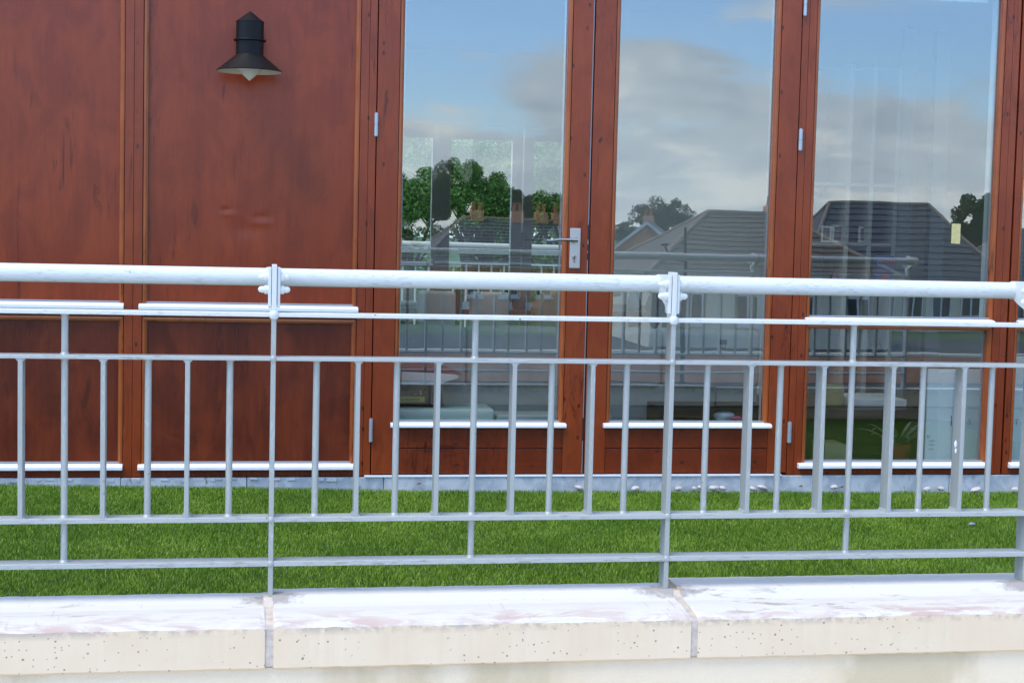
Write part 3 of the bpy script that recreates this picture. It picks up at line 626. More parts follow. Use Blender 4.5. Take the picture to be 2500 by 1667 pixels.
for a, b in ((800, 815), (1053, 1075), (1075.6, 1098), (1248, 1274), (1277, 1300), (1410, 1425)):
    B(X(a, 600, YB), X(b, 600, YB), YB+.03, YB+.10, FL, bzt).build('frame_post', FRM, bw, .003)
for a, b in ((815, 1053), (1098, 1248), (1300, 1410)):
    B(X(a, 600, YB), X(b, 600, YB), YB+.04, YB+.09, bzt-.10, bzt).build('frame_rail', FRM, bw, .003)
    B(X(a, 600, YB), X(b, 600, YB), YB+.04, YB+.09, FL, FL+.12).build('frame_rail', FRM, bw, .003)
    B(X(a, 600, YB), X(b, 600, YB), YB+.06, YB+.066, FL+.12, bzt-.10).build('pane', GLF, bw)
B(X(815, 600, YB), X(1053, 600, YB), YB+.045, YB+.085, Z(650, 1000, YB), Z(641, 1000, YB)).build('glazing_bar', FRM, bw)
hb = at(1280, 582, YB); MB().box(hb.x-.02, hb.x+.02, YB+.02, YB+.028, hb.z-.09, hb.z+.05).tube((hb.x, YB-.02, hb.z), (hb.x+.11, YB-.02, hb.z-.01), .009).build('handle', STEEL, bw)

# far railing outside the back window
fr = empty('railing', (1.9, 14.6, FL), 'white railing on the rear terrace seen through the glass', 'railing')
yr = 14.6
MB().tube((-1, yr, Z(596, 1150, yr)), (5, yr, Z(604, 1150, yr)), .03, n=16).build('handrail', WHITE, fr)
B(-1, 5, yr, yr+.05, Z(620, 1150, yr), Z(611, 1150, yr)).build('rail', WHITE, fr)
B(-1, 5, yr, yr+.05, Z(646, 1150, yr), Z(642, 1150, yr)).build('rail', WHITE, fr)
B(-1, 5, yr, yr+.05, FL+.12, FL+.14).build('rail', WHITE, fr)
for i in range(50): xx = -1+.12*i; MB().tube((xx, yr+.025, FL+.14), (xx, yr+.025, Z(644, 1150, yr)), .009, n=8).build('baluster', WHITE, fr)
tag(B(-3, 7, YB+.2, 15.2, GROUND, -.05).build('rear_terrace', CONC), 'concrete rear terrace behind the building', None, kind='structure')

# ------------------------------------------------------------------ trees
LEAF = {}
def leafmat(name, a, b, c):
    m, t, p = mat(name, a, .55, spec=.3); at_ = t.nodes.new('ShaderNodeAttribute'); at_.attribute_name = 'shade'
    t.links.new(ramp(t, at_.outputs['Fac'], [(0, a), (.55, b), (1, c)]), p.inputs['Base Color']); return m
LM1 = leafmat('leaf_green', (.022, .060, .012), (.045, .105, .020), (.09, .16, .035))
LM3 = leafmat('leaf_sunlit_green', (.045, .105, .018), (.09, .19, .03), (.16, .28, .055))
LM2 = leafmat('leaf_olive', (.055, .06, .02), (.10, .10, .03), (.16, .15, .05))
BARK = rough_m('bark', (.07, .05, .035), (.11, .085, .06), 8)
def tree(x, y, zc, rx, rz_, n, ls, mt, label, group, seed, base=GROUND, gaps=.5):
    r = np.random.default_rng(seed); e = empty('leafy_tree', (x, y, base), label, 'tree', group)
    nc = 60; cc = r.normal(0, 1, (nc, 3)); cc /= np.linalg.norm(cc, axis=1)[:, None]; cc *= r.uniform(.25, .95, nc)[:, None]; cc[:, 2] = np.abs(cc[:, 2])*1.25-.35
    cs = r.uniform(.13, .30, nc); k = r.integers(0, nc, n)
    d = r.normal(0, 1, (n, 3)); d /= np.linalg.norm(d, axis=1)[:, None]; d *= (r.uniform(0, 1, n)**.38)[:, None]
    P = cc[k]+d*cs[k][:, None]; P = P*np.array([rx, rx, rz_])+np.array([x, y, zc])
    A = r.normal(0, 1, (n, 3)); A /= np.linalg.norm(A, axis=1)[:, None]; Bv = np.cross(A, r.normal(0, 1, (n, 3))); Bv /= np.linalg.norm(Bv, axis=1)[:, None]
    s_ = (ls*r.uniform(.6, 1.4, n))[:, None]
    V = np.stack([P-A*s_, P-Bv*s_*.55, P+A*s_, P+Bv*s_*.55], 1)
    me = bpy.data.meshes.new('crown'); me.from_pydata(V.reshape(-1, 3).tolist(), [], (np.arange(n*4).reshape(-1, 4)).tolist())
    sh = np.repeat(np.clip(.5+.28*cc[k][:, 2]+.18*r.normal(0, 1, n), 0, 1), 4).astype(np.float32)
    me.attributes.new('shade', 'FLOAT', 'POINT').data.foreach_set('value', sh); me.materials.append(mt)
    o = bpy.data.objects.new('crown', me); COL.objects.link(o); attach(o, e)
    m = MB(); top = Vector((x, y, zc-.1*rz_)); m.tube((x, y, base), top, .055*rx+.12, .05*rx, n=10, cap=False)
    for i in range(0, nc, 4):
        q = Vector(cc[i]*np.array([rx, rx, rz_])*.85+np.array([x, y, zc])); s0 = Vector((x, y, base)).lerp(top, .62+.36*random.random()); m.tube(s0, q, .03*rx, .008*rx, n=6, cap=False)
    m.build('trunk', BARK, e); return e
behind = [(1000, 30, 430, 170, 'broad'), (1150, 26, 420, 150, 'tall'), (1270, 31, 430, 160, 'loose'), (1380, 28, 440, 150, 'low'), (900, 33, 420, 150, 'far'), (1190, 36, 400, 300, 'wide')]
lb = ['broad green tree left in the view through the left door', 'tall green tree with bright sky gaps behind the back window', 'loose green tree beside the back door frame', 'green tree at right behind the back window', 'far green tree behind the left door frame', 'wide tall green tree behind all the others at the back']
for i, (px, Y, py, hw, _) in enumerate(behind):
    c = at(px, py+25, Y); r_ = hw/FPX*Y
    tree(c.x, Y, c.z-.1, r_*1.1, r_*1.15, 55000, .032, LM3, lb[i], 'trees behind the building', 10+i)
for k, (xx, yy, rr, zc) in enumerate([(-6, 38, 5, -.6), (2, 44, 5, -.4), (9, 40, 5, -.7), (15, 46, 5, -.2)]):
    tree(xx, yy, zc-.2, rr, rr*.75, 16000, .13, LM3, ['far leftmost', 'second', 'third', 'far rightmost'][k]+' tree of the wood behind the building', 'trees behind the building', 30+k)
# trees the glass mirrors
p = rf(1619, 520, 130); tree(p.x, p.y, p.z-.3, 3.1, 2.0, 11000, .10, LM2, 'round olive tree mirrored in the right door', 'trees mirrored in the glass', 50)
p = rf(1520, 572, 150); tree(p.x, p.y, p.z, 2.2, 1.4, 5000, .12, LM2, 'small olive tree mirrored beside the left edge of the right door', 'trees mirrored in the glass', 51)
p = rf(2392, 540, 105); tree(p.x, p.y, p.z-.3, 2.6, 2.5, 20000, .12, LM1, 'dark tree mirrored at the right edge of the taped window', 'trees mirrored in the glass', 52)
for k, (px, py, Y, hw, hh) in enumerate([(950, 500, 120, 105, 92), (1050, 490, 125, 100, 92), (1125, 470, 118, 90, 98), (1205, 508, 120, 88, 96), (1290, 538, 122, 90, 90), (1380, 550, 118, 90, 88)]):
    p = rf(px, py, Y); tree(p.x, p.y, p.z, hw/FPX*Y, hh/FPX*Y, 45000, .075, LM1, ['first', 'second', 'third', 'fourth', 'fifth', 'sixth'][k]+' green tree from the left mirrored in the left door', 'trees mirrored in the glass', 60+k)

for k, (px, py, Y, hw) in enumerate([(985, 575, 108, 75), (1075, 580, 112, 70), (1150, 570, 110, 80), (1240, 580, 112, 75), (1330, 585, 110, 80)]):
    p = rf(px, py, Y); tree(p.x, p.y, p.z-.5, hw/FPX*Y, hw*.8/FPX*Y, 12000, .09, LM1, ['first', 'second', 'third', 'fourth', 'fifth'][k]+' low bushy tree from the left mirrored under the tall ones', 'trees mirrored in the glass', 80+k)

# ------------------------------------------------------------------ houses mirrored in the glass
SLATE = rough_m('roof_slate', (.11, .11, .12), (.15, .148, .15), 3); BROWN = rough_m('roof_brown_tile', (.16, .135, .11), (.20, .165, .135), 2)
BRICK = rough_m('orange_brick', (.78, .33, .17), (.82, .38, .22), 5); CREAM = rough_m('cream_house_wall', (.80, .73, .55), (.82, .76, .58), 2)
UPVC = mat('white_window_frame', (.8, .8, .8), .4)[0]; PANE = mat('dark_house_pane', (.03, .035, .04), .1)[0]; POT = mat('terracotta_pot', (.48, .17, .07), .8)[0]
def house(name, x0, x1, yf, depth, eave, ridge, wallm, roofm, label, hip=3, wins=(), gable=False, chim=()):
    yb = yf-depth; e = empty(name, ((x0+x1)/2, (yf+yb)/2, GROUND), label, 'house', 'houses opposite the terrace')
    B(x0, x1, yb, yf, GROUND, eave).build('wall', wallm, e)
    ym = (yf+yb)/2; o = .35; r = MB()
    if gable:
        xm = (x0+x1)/2
        MB().prism([(x0, eave), (x1, eave), (xm, ridge-.05)], 'y', yb, yf).build('gable', wallm, e)
        for s, xe in ((0, x0-o), (1, x1+o)):
            r.add([(xe, yf+.3, eave-.3), (xm, yf+.3, ridge), (xm, yb-.3, ridge), (xe, yb-.3, eave-.3), (xe, yf+.3, eave-.18), (xm, yf+.3, ridge+.14), (xm, yb-.3, ridge+.14), (xe, yb-.3, eave-.18)],
                  [(0,1,2,3),(4,5,6,7),(0,1,5,4),(1,2,6,5),(2,3,7,6),(3,0,4,7)])
            MB().add([(xe, yf+.32, eave-.38), (xm, yf+.32, ridge-.12), (xm, yf+.32, ridge+.12), (xe, yf+.32, eave-.14), (xe, yf+.38, eave-.38), (xm, yf+.38, ridge-.12), (xm, yf+.38, ridge+.12), (xe, yf+.38, eave-.14)],
                  [(0,1,2,3),(4,5,6,7),(0,1,5,4),(1,2,6,5),(2,3,7,6),(3,0,4,7)]).build('bargeboard', UPVC, e)
    else:
        a, b, c, d = (x0-o, yf+o, eave), (x1+o, yf+o, eave), (x1+o, yb-o, eave), (x0-o, yb-o, eave); p, q = (x0+hip, ym, ridge), (x1-hip, ym, ridge)
        r.add([a, b, c, d, p, q], [(0, 1, 5, 4), (1, 2, 5), (2, 3, 4, 5), (3, 0, 4), (3, 2, 1, 0)])
        cap = MB().path([a, p, q, b], .11, 8).path([p, d], .11, 8).path([q, c], .11, 8); cap.build('ridge_tile', rough_m('ridge_tile_tan', (.32,.24,.17), (.36,.28,.2), 4) if 'ridge_tile_tan' not in bpy.data.materials else bpy.data.materials['ridge_tile_tan'], e)
        MB().box(x0-o, x1+o, yf+o, yf+o+.12, eave-.16, eave-.02).build('gutter', UPVC, e)
        for i in range(12):     # courses of slates
            t = (i+1)/13; zz_ = eave+(ridge-eave)*t; y_ = yf+o+(ym-yf-o)*t
            B(x0-o+hip*t+.2, x1+o-hip*t-.2, y_-.02, y_+.05, zz_-.0, zz_+.014).build('slate_course', roofm, e)
    r.build('roof', roofm, e)
    for wx, wz, ww, wh in wins:
        f_ = B(wx-ww/2, wx+ww/2, yf, yf+.08, wz-wh/2, wz+wh/2).build('window', UPVC, e)
        for s in (-1, 1): B(wx+s*ww*.235-ww*.19, wx+s*ww*.235+ww*.19, yf+.081, yf+.09, wz-wh*.40, wz+wh*.42).build('pane', PANE, f_)
        B(wx-ww/2-.1, wx+ww/2+.1, yf+.0, yf+.2, wz-wh/2-.12, wz-wh/2).build('sill', UPVC, f_)
    for cx, cy, ch in chim:
        c_ = B(cx-.35, cx+.35, cy-.3, cy+.3, ridge-.6, ridge+ch).build('chimney', BRICK, e)
        for s in (-1, 1): MB().lathe([(.10, 0), (.13, .05), (.10, .3), (.12, .45), (.0, .45)], (cx+s*.17, cy, ridge+ch), 12).build('chimney_pot', POT, c_)
    return e
# long cream house (taped window)
Yv = 75; zr = rf(2130, 497, Yv+4).z; ze = rf(2200, 690, Yv).z
xa, xb = rf(2010, 493, Yv+4).x, rf(2252, 505, Yv+4).x
wx = [xa-1.2+i*1.55 for i in range(6)]
house('cream_house', xa-2.3, xb+3.0, 2*YG-Yv, 8, ze, zr, CREAM, SLATE, 'long cream house with dark slate hip roof mirrored in the taped window', 2.7, [(w_, ze-1.15, 1.05, 1.25) for w_ in wx])
house('slate_house', xb+3.4, xb+16, 2*YG-Yv-2, 8, ze-.3, zr-1.2, CREAM, SLATE, 'lower dark roofed house right of the long cream house', 2.7, [(xb+5+i*2, ze-1.5, 1, 1.2) for i in range(4)])
# brown roofed house (right door)
Yv = 62; zr = rf(1800, 519, Yv+4).z; ze = rf(1800, 672, Yv).z; xa = rf(1765, 519, Yv+4).x
house('brown_roofed_house', xa-4.2, xa+6.2, 2*YG-Yv, 8, ze, zr, CREAM, BROWN, 'brown roofed house mirrored in the right door', 3.6, [(xa-2.5+i*2.4, ze-1.4, 1.0, 1.25) for i in range(4)], chim=[(xa+2.6, 2*YG-Yv-5, .35)])
# brick gable house
Yv = 100; pa = rf(1629, 549, Yv); ea = rf(1575, 600, Yv)
house('brick_gable_house', rf(1556, 600, Yv).x, rf(1700, 600, Yv).x, 2*YG-Yv, 9, ea.z-.2, pa.z, BRICK, SLATE, 'orange brick house with white bargeboards mirrored in the right door', gable=True, wins=[(rf(1629, 600, Yv).x, ea.z-1.4, 1.1, 1.2)], chim=[(rf(1624, 600, Yv).x, 2*YG-Yv-4, .5)]).rotation_euler.z = .30
# slate roofs with chimneys (left door)
Yv = 84; zr = rf(1250, 536, Yv+4).z; ze = rf(1250, 640, Yv).z; xa, xb = rf(1135, 533, Yv+4).x, rf(1400, 540, Yv+4).x
house('terraced_house', xa-2.6, xb+2, 2*YG-Yv, 8, ze, zr, BRICK, SLATE, 'slate roofed brick terrace with four chimneys mirrored in the left door', 2.5, [(xa+i*1.9, ze-1.3, .9, 1.2) for i in range(4)],
      chim=[(rf(q, 530, Yv+4).x, 2*YG-Yv-4, .45) for q in (1166, 1262, 1320, 1362)])
house('hipped_house', xa-13, xa-3.4, 2*YG-Yv+6, 8, ze, zr+.2, CREAM, SLATE, 'slate hipped house left of the brick terrace', 3, [(xa-11+i*2.3, ze-1.3, .9, 1.2) for i in range(3)])
# more houses down the street so that the horizon stays built up
for k, (cx, cy, w_) in enumerate([(-22, -72, 12), (-42, -66, 12), (50, -60, 13), (66, -50, 12)]):
    house('cream_house', cx-w_/2, cx+w_/2, cy, 8, -.9, 1.9, (CREAM, BRICK)[k % 2], SLATE, ['first', 'second', 'third', 'last'][k]+' house along the street away from the mirrored ones', 2.7, [(cx-4+i*2.4, -2.1, 1, 1.2) for i in range(4)])
# street lamp
lp = rf(1674, 600, 45); sl = empty('street_lamp', (lp.x, lp.y, GROUND), 'dark street lamp with curved arm mirrored in the right door', 'street lamp')
zt_ = rf(1674, 556, 45).z
MB().tube((lp.x, lp.y, GROUND), (lp.x, lp.y, zt_), .07, .045, n=10).build('pole', BLACK, sl)
ar = [(lp.x, lp.y, rf(1674, 640, 45).z)] + [(lp.x-.75*math.sin(a_)*.9, lp.y, rf(1674, 640, 45).z+.55*(1-math.cos(a_))) for a_ in (.5, 1.0, 1.4)]; MB().path(ar, .03, 8).build('arm', BLACK, sl)
q = ar[-1]; MB().lathe([(.0, .08), (.10, .06), (.12, 0), (0, -.03)], q, 12).build('lamp_head', BLACK, sl)
gw = empty('garden_wall', (16, -34, GROUND), 'low orange brick garden wall along the road mirrored in the glass', 'wall')
B(4, 30, -34.2, -34, GROUND, GROUND+.9).build('wall_body', BRICK, gw); B(3.95, 30.05, -34.25, -33.95, GROUND+.9, GROUND+.98).build('capping', CREAM, gw)

# ================================================================== OBJECTS
# wall lamp
ly = F-.150; lc = at(610, 110, ly)
lamp = empty('wall_lamp', (lc.x, F, lc.z), 'black lighthouse shaped wall lamp on the upper wooden panel', 'lamp')
zl = lambda py: at(610, py, ly).z
rb = (X(643, 90, ly)-X(575, 90, ly))/2; rr_ = (X(690, 172, ly)-X(529, 172, ly))/2
zc0, zc1, zri, zs0, zs1 = zl(28), zl(54), zl(99.5), zl(135), zl(174)
MB().lathe([(0.0005, zc0), (rb*1.02, zc1), (rb*1.02, zc1-.003), (rb*.98, zc1-.003)], (lc.x, ly, 0), 64).build('cap', BLACK, lamp)
MB().lathe([(rb, zc1-.003), (rb, zri+.004), (rb*1.16, zri+.003), (rb*1.18, zri), (rb*1.16, zri-.003), (rb, zri-.004), (rb*.99, zs0)], (lc.x, ly, 0), 64).build('body', BLACK, lamp)
MB().lathe([(rb*.99, zs0), (rb*1.02, zs0-.002), (rr_, zs1), (rr_*.995, zs1-.003)], (lc.x, ly, 0), 72).build('shade', BLACK, lamp)
MB().lathe([(rb*.9, zs0-.008), (rr_*.99, zs1-.003)], (lc.x, ly, 0), 72).build('shade_lining', LAMPIN, lamp)
MB().lathe([(rb*.92, zs0-.01), (rb*.94, zs1+.008), (rb*.8, zs1-.002), (.004, zl(197)+.001), (0.0005, zl(198))], (lc.x, ly, 0), 48).build('diffuser', LAMPG, lamp)
MB().tube((lc.x, ly+rb*.9, zc1-.03), (lc.x, F+.02, zc1-.03), .022, n=20).tube((lc.x, F+.006, zc1-.03), (lc.x, F+.021, zc1-.03), .05, n=28).build('bracket', BLACK, lamp)

# yellow tape on the window
ta, tb = at(2324, 546, YG-.001), at(2343.5, 595, YG-.001)
TAPE = rough_m('masking_tape', (.62, .52, .20), (.70, .60, .28), 60, .6)
tp = MB(); n = 8; vs = []
for i in range(n+1):
    z = ta.z+(tb.z-ta.z)*i/n; j = random.uniform(-.0008, .0008)
    vs += [(ta.x+j, YG-.0012, z), (tb.x+j, YG-.0012, z-.001), (ta.x+j, YG-.0004, z), (tb.x+j, YG-.0004, z-.001)]
fs = []
for i in range(n): a = 4*i; fs += [(a, a+1, a+5, a+4), (a+2, a+6, a+7, a+3), (a, a+4, a+6, a+2), (a+1, a+3, a+7, a+5)]
fs += [(0, 2, 3, 1), (4*n, 4*n+1, 4*n+3, 4*n+2)]
tag(tp.add(vs, fs).build('tape_strip', TAPE), 'short strip of yellow masking tape stuck on the window glass', 'tape')

# pebbles and leaves at the foot of the plinth
PEB = rough_m('pebble_white', (.62, .58, .52), (.48, .44, .40), 30, .7); LF = rough_m('dry_leaf', (.20, .07, .035), (.28, .12, .06), 40, .8)
def stone(px, py, w, h, seed, label, mt=PEB, Y=F-.03, group=None, name='pebble'):
    r = random.Random(seed); c = at(px, py, Y); m = MB(); bm = bmesh.new(); bmesh.ops.create_icosphere(bm, subdivisions=2, radius=1)
    for v in bm.verts: v.co *= 1+r.uniform(-.10, .10)
    rot = Matrix.Rotation(r.uniform(-.4, .4), 3, 'Y')
    m.add([Vector(c)+rot @ Vector((v.co.x*w/2, v.co.y*w*.4, v.co.z*h/2)) for v in bm.verts], [tuple(v.index for v in f.verts) for f in bm.faces], True); bm.free()
    return tag(m.build(name, mt), label, 'pebble' if name == 'pebble' else 'leaf', group)
pebs = [(1415, 1190, 26), (1550, 1192, 22), (1657, 1192, 20), (1695, 1192, 14), (1711, 1189, 20), (1742, 1190, 26), (1764, 1191, 20), (1838, 1192, 22), (1862, 1190, 30), (1892, 1192, 12), (2037, 1188, 22), (2263, 1193, 22), (2298, 1192, 20), (2382, 1194, 28), (2478, 1194, 22)]
order = ['first', 'second', 'third', 'fourth', 'fifth', 'sixth', 'seventh', 'eighth', 'ninth', 'tenth', 'eleventh', 'twelfth', 'thirteenth', 'fourteenth', 'rightmost']
for i, (px, py, w) in enumerate(pebs):
    stone(px, py, w/FPX*F, .020, i, order[i]+' white pebble from the left at the foot of the plinth', group='white pebbles along the plinth')
for i, (px, py, l) in enumerate([(1022, 1183, 'brown dry leaf lying against the plinth under the left door'), (1955, 1189, 'reddish dry leaf on the turf below the taped window'), (2055, 1191, 'reddish dry leaf beside a pointed white pebble')]):
    c = at(px, py, F-.02); m = MB(); q = [(-.011, 0, 0), (-.004, -.006, .008), (.006, -.003, .004), (.012, .002, .008), (.005, .006, .0), (-.005, .005, .006), (0, 0, .010)]
    q = [tuple(Vector(c)+Vector(v)) for v in q]; m.add(q, [(0,1,6), (1,2,6), (2,3,6), (3,4,6), (4,5,6), (5,0,6)]); o = tag(m.build('dry_leaf', LF), l, 'leaf', 'dry leaves along the plinth')
    o.modifiers.new('thick', 'SOLIDIFY').thickness = .0008
pg = at(2373, 1279, 5.35); stone(2373, 1279, .03, .014, 77, 'small grey pebble lying out on the turf at right', rough_m('pebble_grey', (.30,.32,.32), (.22,.23,.24), 30), Y=(HC-.0)/((HC-pg.z)/5.35))
# bird dropping on a flat bar
bd = at(2333, 1090, D-.001)

# --- inside the room
def fabric(name, c, sc=300): return rough_m(name, c, tuple(x*.8 for x in c), 5, .9, .2)
GREYF = fabric('grey_upholstery', (.58, .56, .52)); SOFA = fabric('pale_sofa_fabric', (.32, .33, .32)); BRN = fabric('brown_upholstery', (.40, .31, .21)); NAVY = fabric('navy_cloth', (.03, .06, .09)); BLK = fabric('black_cloth', (.012, .013, .015)); TBL = mat('dark_table_wood', (.05, .035, .03), .3)[0]
def chair(px0, px1, Y, ztop, label, mt):
    a, b = X(px0, 760, Y), X(px1, 760, Y); e = empty('dining_chair', ((a+b)/2, Y, FL), label, 'chair', 'dining chairs at the dark table')
    B(a, b, Y, Y+.06, FL+.42, ztop).build('backrest', mt, e, .02, 4); B(a+.01, b-.01, Y+.06, Y+.48, FL+.38, FL+.47).build('seat', mt, e, .02, 3)
    for xx in (a+.03, b-.03):
        for yy in (Y+.03, Y+.45): MB().tube((xx, yy, FL), (xx, yy, FL+.40), .014, .02, n=8).build('leg', TBL, e)
zc = Z(711, 1070, 8.2)
chair(1019, 1113, 8.2, zc, 'grey upholstered dining chair, left of the pair behind the left door', GREYF)
chair(1148, 1244, 8.2, zc, 'grey upholstered dining chair, right of the pair behind the left door', GREYF)
# armchair
a, b = X(1305, 740, 8.0), X(1420, 740, 8.0); e = empty('armchair', ((a+b)/2, 8.0, FL), 'brown rounded armchair behind the right edge of the left door', 'armchair')
z1 = Z(712, 1350, 8.0); MB().prism([(a, FL+.3), (b, FL+.3), (b, z1+.02), (a+.11, z1+.01), (a+.05, z1-.02), (a+.01, z1-.09)], 'y', 8.0, 8.16).build('backrest', BRN, e, .02, 3)
B(a, b, 8.16, 8.6, FL+.12, FL+.42).build('seat', BRN, e, .03, 3)
# table
tz = Z(757, 1250, 8.75); e = empty('table', (2.1, 9.2, FL), 'long dark table behind the dining chairs', 'table')
B(X(960, 757, 8.75), X(1660, 757, 8.75), 8.75, 9.7, tz-.04, tz).build('tabletop', TBL, e, .004)
for xx in (X(980, 757, 8.75), X(1640, 757, 8.75)):
    for yy in (8.82, 9.62): B(xx-.03, xx+.03, yy-.03, yy+.03, FL, tz-.04).build('leg', TBL, e)
def lump(name, px, py, w, h, Y, mt, label, cat, seed=0, sq=.6):
    r = random.Random(seed); c = at(px, py, Y); bm = bmesh.new(); bmesh.ops.create_icosphere(bm, subdivisions=3, radius=1); m = MB()
    ph = [r.uniform(0, 6) for _ in range(6)]; W_, H_ = w/FPX*Y/2, h/FPX*Y/2
    for v in bm.verts: v.co *= 1+.10*math.sin(v.co.x*3+ph[0])+.10*math.sin(v.co.z*4+ph[1])+.06*math.sin(v.co.y*5+v.co.x*6+ph[2])
    m.add([(c.x+v.co.x*W_, c.y+v.co.y*W_*sq, c.z+v.co.z*H_) for v in bm.verts], [tuple(x.index for x in f.verts) for f in bm.faces], True); bm.free()
    return tag(m.build(name, mt), label, cat)
lump('folded_jacket', 1267, 741, 42, 34, 8.9, NAVY, 'dark navy jacket heaped on the table beside the armchair', 'jacket', 1)
lump('cloth_pile', 992, 745, 50, 20, 8.9, fabric('grey_cloth', (.32, .30, .28)), 'rumpled grey cloth at the left end of the table', 'cloth', 2)
lump('shoulder_bag', 1118, 735, 22, 60, 8.7, BLK, 'black bag hanging between the two dining chairs', 'bag', 3)
lump('backpack', 1600, 752, 52, 92, 8.0, BLK, 'black backpack standing behind the right door', 'backpack', 4)
lump('dark_cap', 1505, 718, 24, 12, 8.8, NAVY, 'small dark cap by the left edge of the right door', 'cap', 5)
# bottle
c = at(1547, 764, 8.9); MB_ = MB().lathe([(0, 0), (.036, 0), (.04, .01), (.04, .06), (.032, .085), (.03, .10), (.014, .12), (.014, .135), (0, .135)], (c.x, 8.9, tz), 20)
tag(MB_.build('bottle', mat('blue_bottle', (.05, .11, .17), .15)[0]), 'small blue water bottle on the table behind the right door', 'bottle')
# sofa just behind the glass
ys = 7.0; zs = Z(801, 1300, ys); e = empty('sofa', (1.9, 7.3, FL), 'pale grey sofa standing with its back to the glass doors', 'sofa')
cuts = [930, 1141, 1380, 1620, 1860]
for a_, b_ in zip(cuts[:-1], cuts[1:]): B(X(a_, 850, ys)+.002, X(b_, 850, ys)-.002, ys, ys+.2, FL+.36, zs).build('back_cushion', SOFA, e, .03, 4)
B(X(930, 850, ys), X(1860, 850, ys), ys+.03, ys+.85, FL+.08, FL+.38).build('base', SOFA, e, .02)
# red blanket draped
RED = fabric('red_cloth', (.20, .025, .025)); WHC = fabric('white_paper', (.62, .60, .58))
c = at(1040, 905, 6.86)
e = empty('folded_packet', (c.x, 6.86, at(1040, 900, 6.86).z), 'red and white folded packet lying on the black carrier bag', 'packet')
a, b = X(978, 900, 6.84), X(1128, 905, 6.84)
MB().prism([(a, Z(905, 1040, 6.84)), (b, Z(912, 1040, 6.84)), (b-.06, Z(898, 1040, 6.84)), (a+.10, Z(893, 1040, 6.84)), (a, Z(896, 1040, 6.84))], 'y', 6.80, 6.98).build('red_wrapping', RED, e, .003)
MB().prism([(a, Z(938, 1040, 6.83)), (a+.16, Z(938, 1040, 6.83)), (b-.02, Z(920, 1040, 6.83)), (b-.03, Z(912, 1040, 6.83)), (a, Z(905.5, 1040, 6.83))], 'y', 6.795, 6.975).build('white_wrapping', WHC, e, .003)
# carrier bag with print
a, b, z0, z1 = X(962, 960, 6.80), X(1084, 985, 6.80), Z(990, 1040, 6.80), Z(936, 1040, 6.80)
e = empty('carrier_bag', ((a+b)/2, 6.84, z0), 'black carrier bag with yellow lettering low behind the left door', 'carrier bag')
MB().add([(a, 6.80, z0), (b, 6.80, z0), (b-.018, 6.80, z1), (a, 6.80, z1), (a, 6.92, z0), (b, 6.92, z0), (b-.018, 6.90, z1), (a, 6.90, z1)], [(0,3,2,1),(4,5,6,7),(0,1,5,4),(1,2,6,5),(2,3,7,6),(3,0,4,7)]).build('bag_body', mat('black_plastic', (.012,.012,.013), .35)[0], e, .003)
def text(s, name, loc, size, mt, parent=None, rot=0, ext=.0004, bold=0):
    c = bpy.data.curves.new(name, 'FONT'); c.body = s; c.size = size; c.extrude = ext; c.offset = bold
    o = bpy.data.objects.new(name, c); COL.objects.link(o); dg = bpy.context.evaluated_depsgraph_get()
    me = bpy.data.meshes.new_from_object(o.evaluated_get(dg)); bpy.data.objects.remove(o)
    o = bpy.data.objects.new(name, me); COL.objects.link(o); me.materials.clear(); me.materials.append(mt)
    o.rotation_euler = (math.pi/2, -rot, 0); o.location = loc
    if parent: attach(o, parent)
    return o
YEL = mat('yellow_print', (.34, .31, .05), .5)[0]; CRM = mat('cream_print', (.6, .58, .45), .5)[0]; GRYT = mat('grey_print', (.16, .19, .20), .6)[0]
q0 = at(979, 980, 6.797)
s0, s1 = at(978, 981, 6.798), at(1037, 968, 6.798)
B(s0.x, s1.x, 6.7975, 6.799, s0.z, s1.z).build('logo_strip', YEL, e)
text('EUROSPAR', 'lettering', (at(980, 978.5, 6.796).x, 6.7965, s0.z+.0045), .0165, mat('black_print', (.01,.01,.01), .5)[0], e, 0, .0003, .0004)
text('S', 'lettering', (at(1024, 962, 6.797).x, 6.797, Z(963, 1028, 6.797)), .024, CRM, e)
text('...', 'lettering', (at(1011, 962, 6.797).x, 6.797, Z(963, 1028, 6.797)), .022, CRM, e)
# white box under the bag
a, b = X(940, 1010, 6.76), X(1208, 1010, 6.76)
tag(B(a, b, 6.76, 6.98, FL, Z(998, 1100, 6.76)).build('storage_box', mat('pale_green_plastic', (.50, .60, .55), .4)[0], None, .015, 4), 'pale green storage box on the floor behind the left door', 'box')
tag(B(X(1209, 1010, 6.76)+.01, X(1500, 1010, 6.76), 6.80, 6.96, FL, Z(1012, 1100, 6.80)).build('low_box', mat('pale_grey_plastic', (.42, .47, .46), .4)[0], None, .01, 3), 'pale grey low box on the floor right of the green one', 'box')
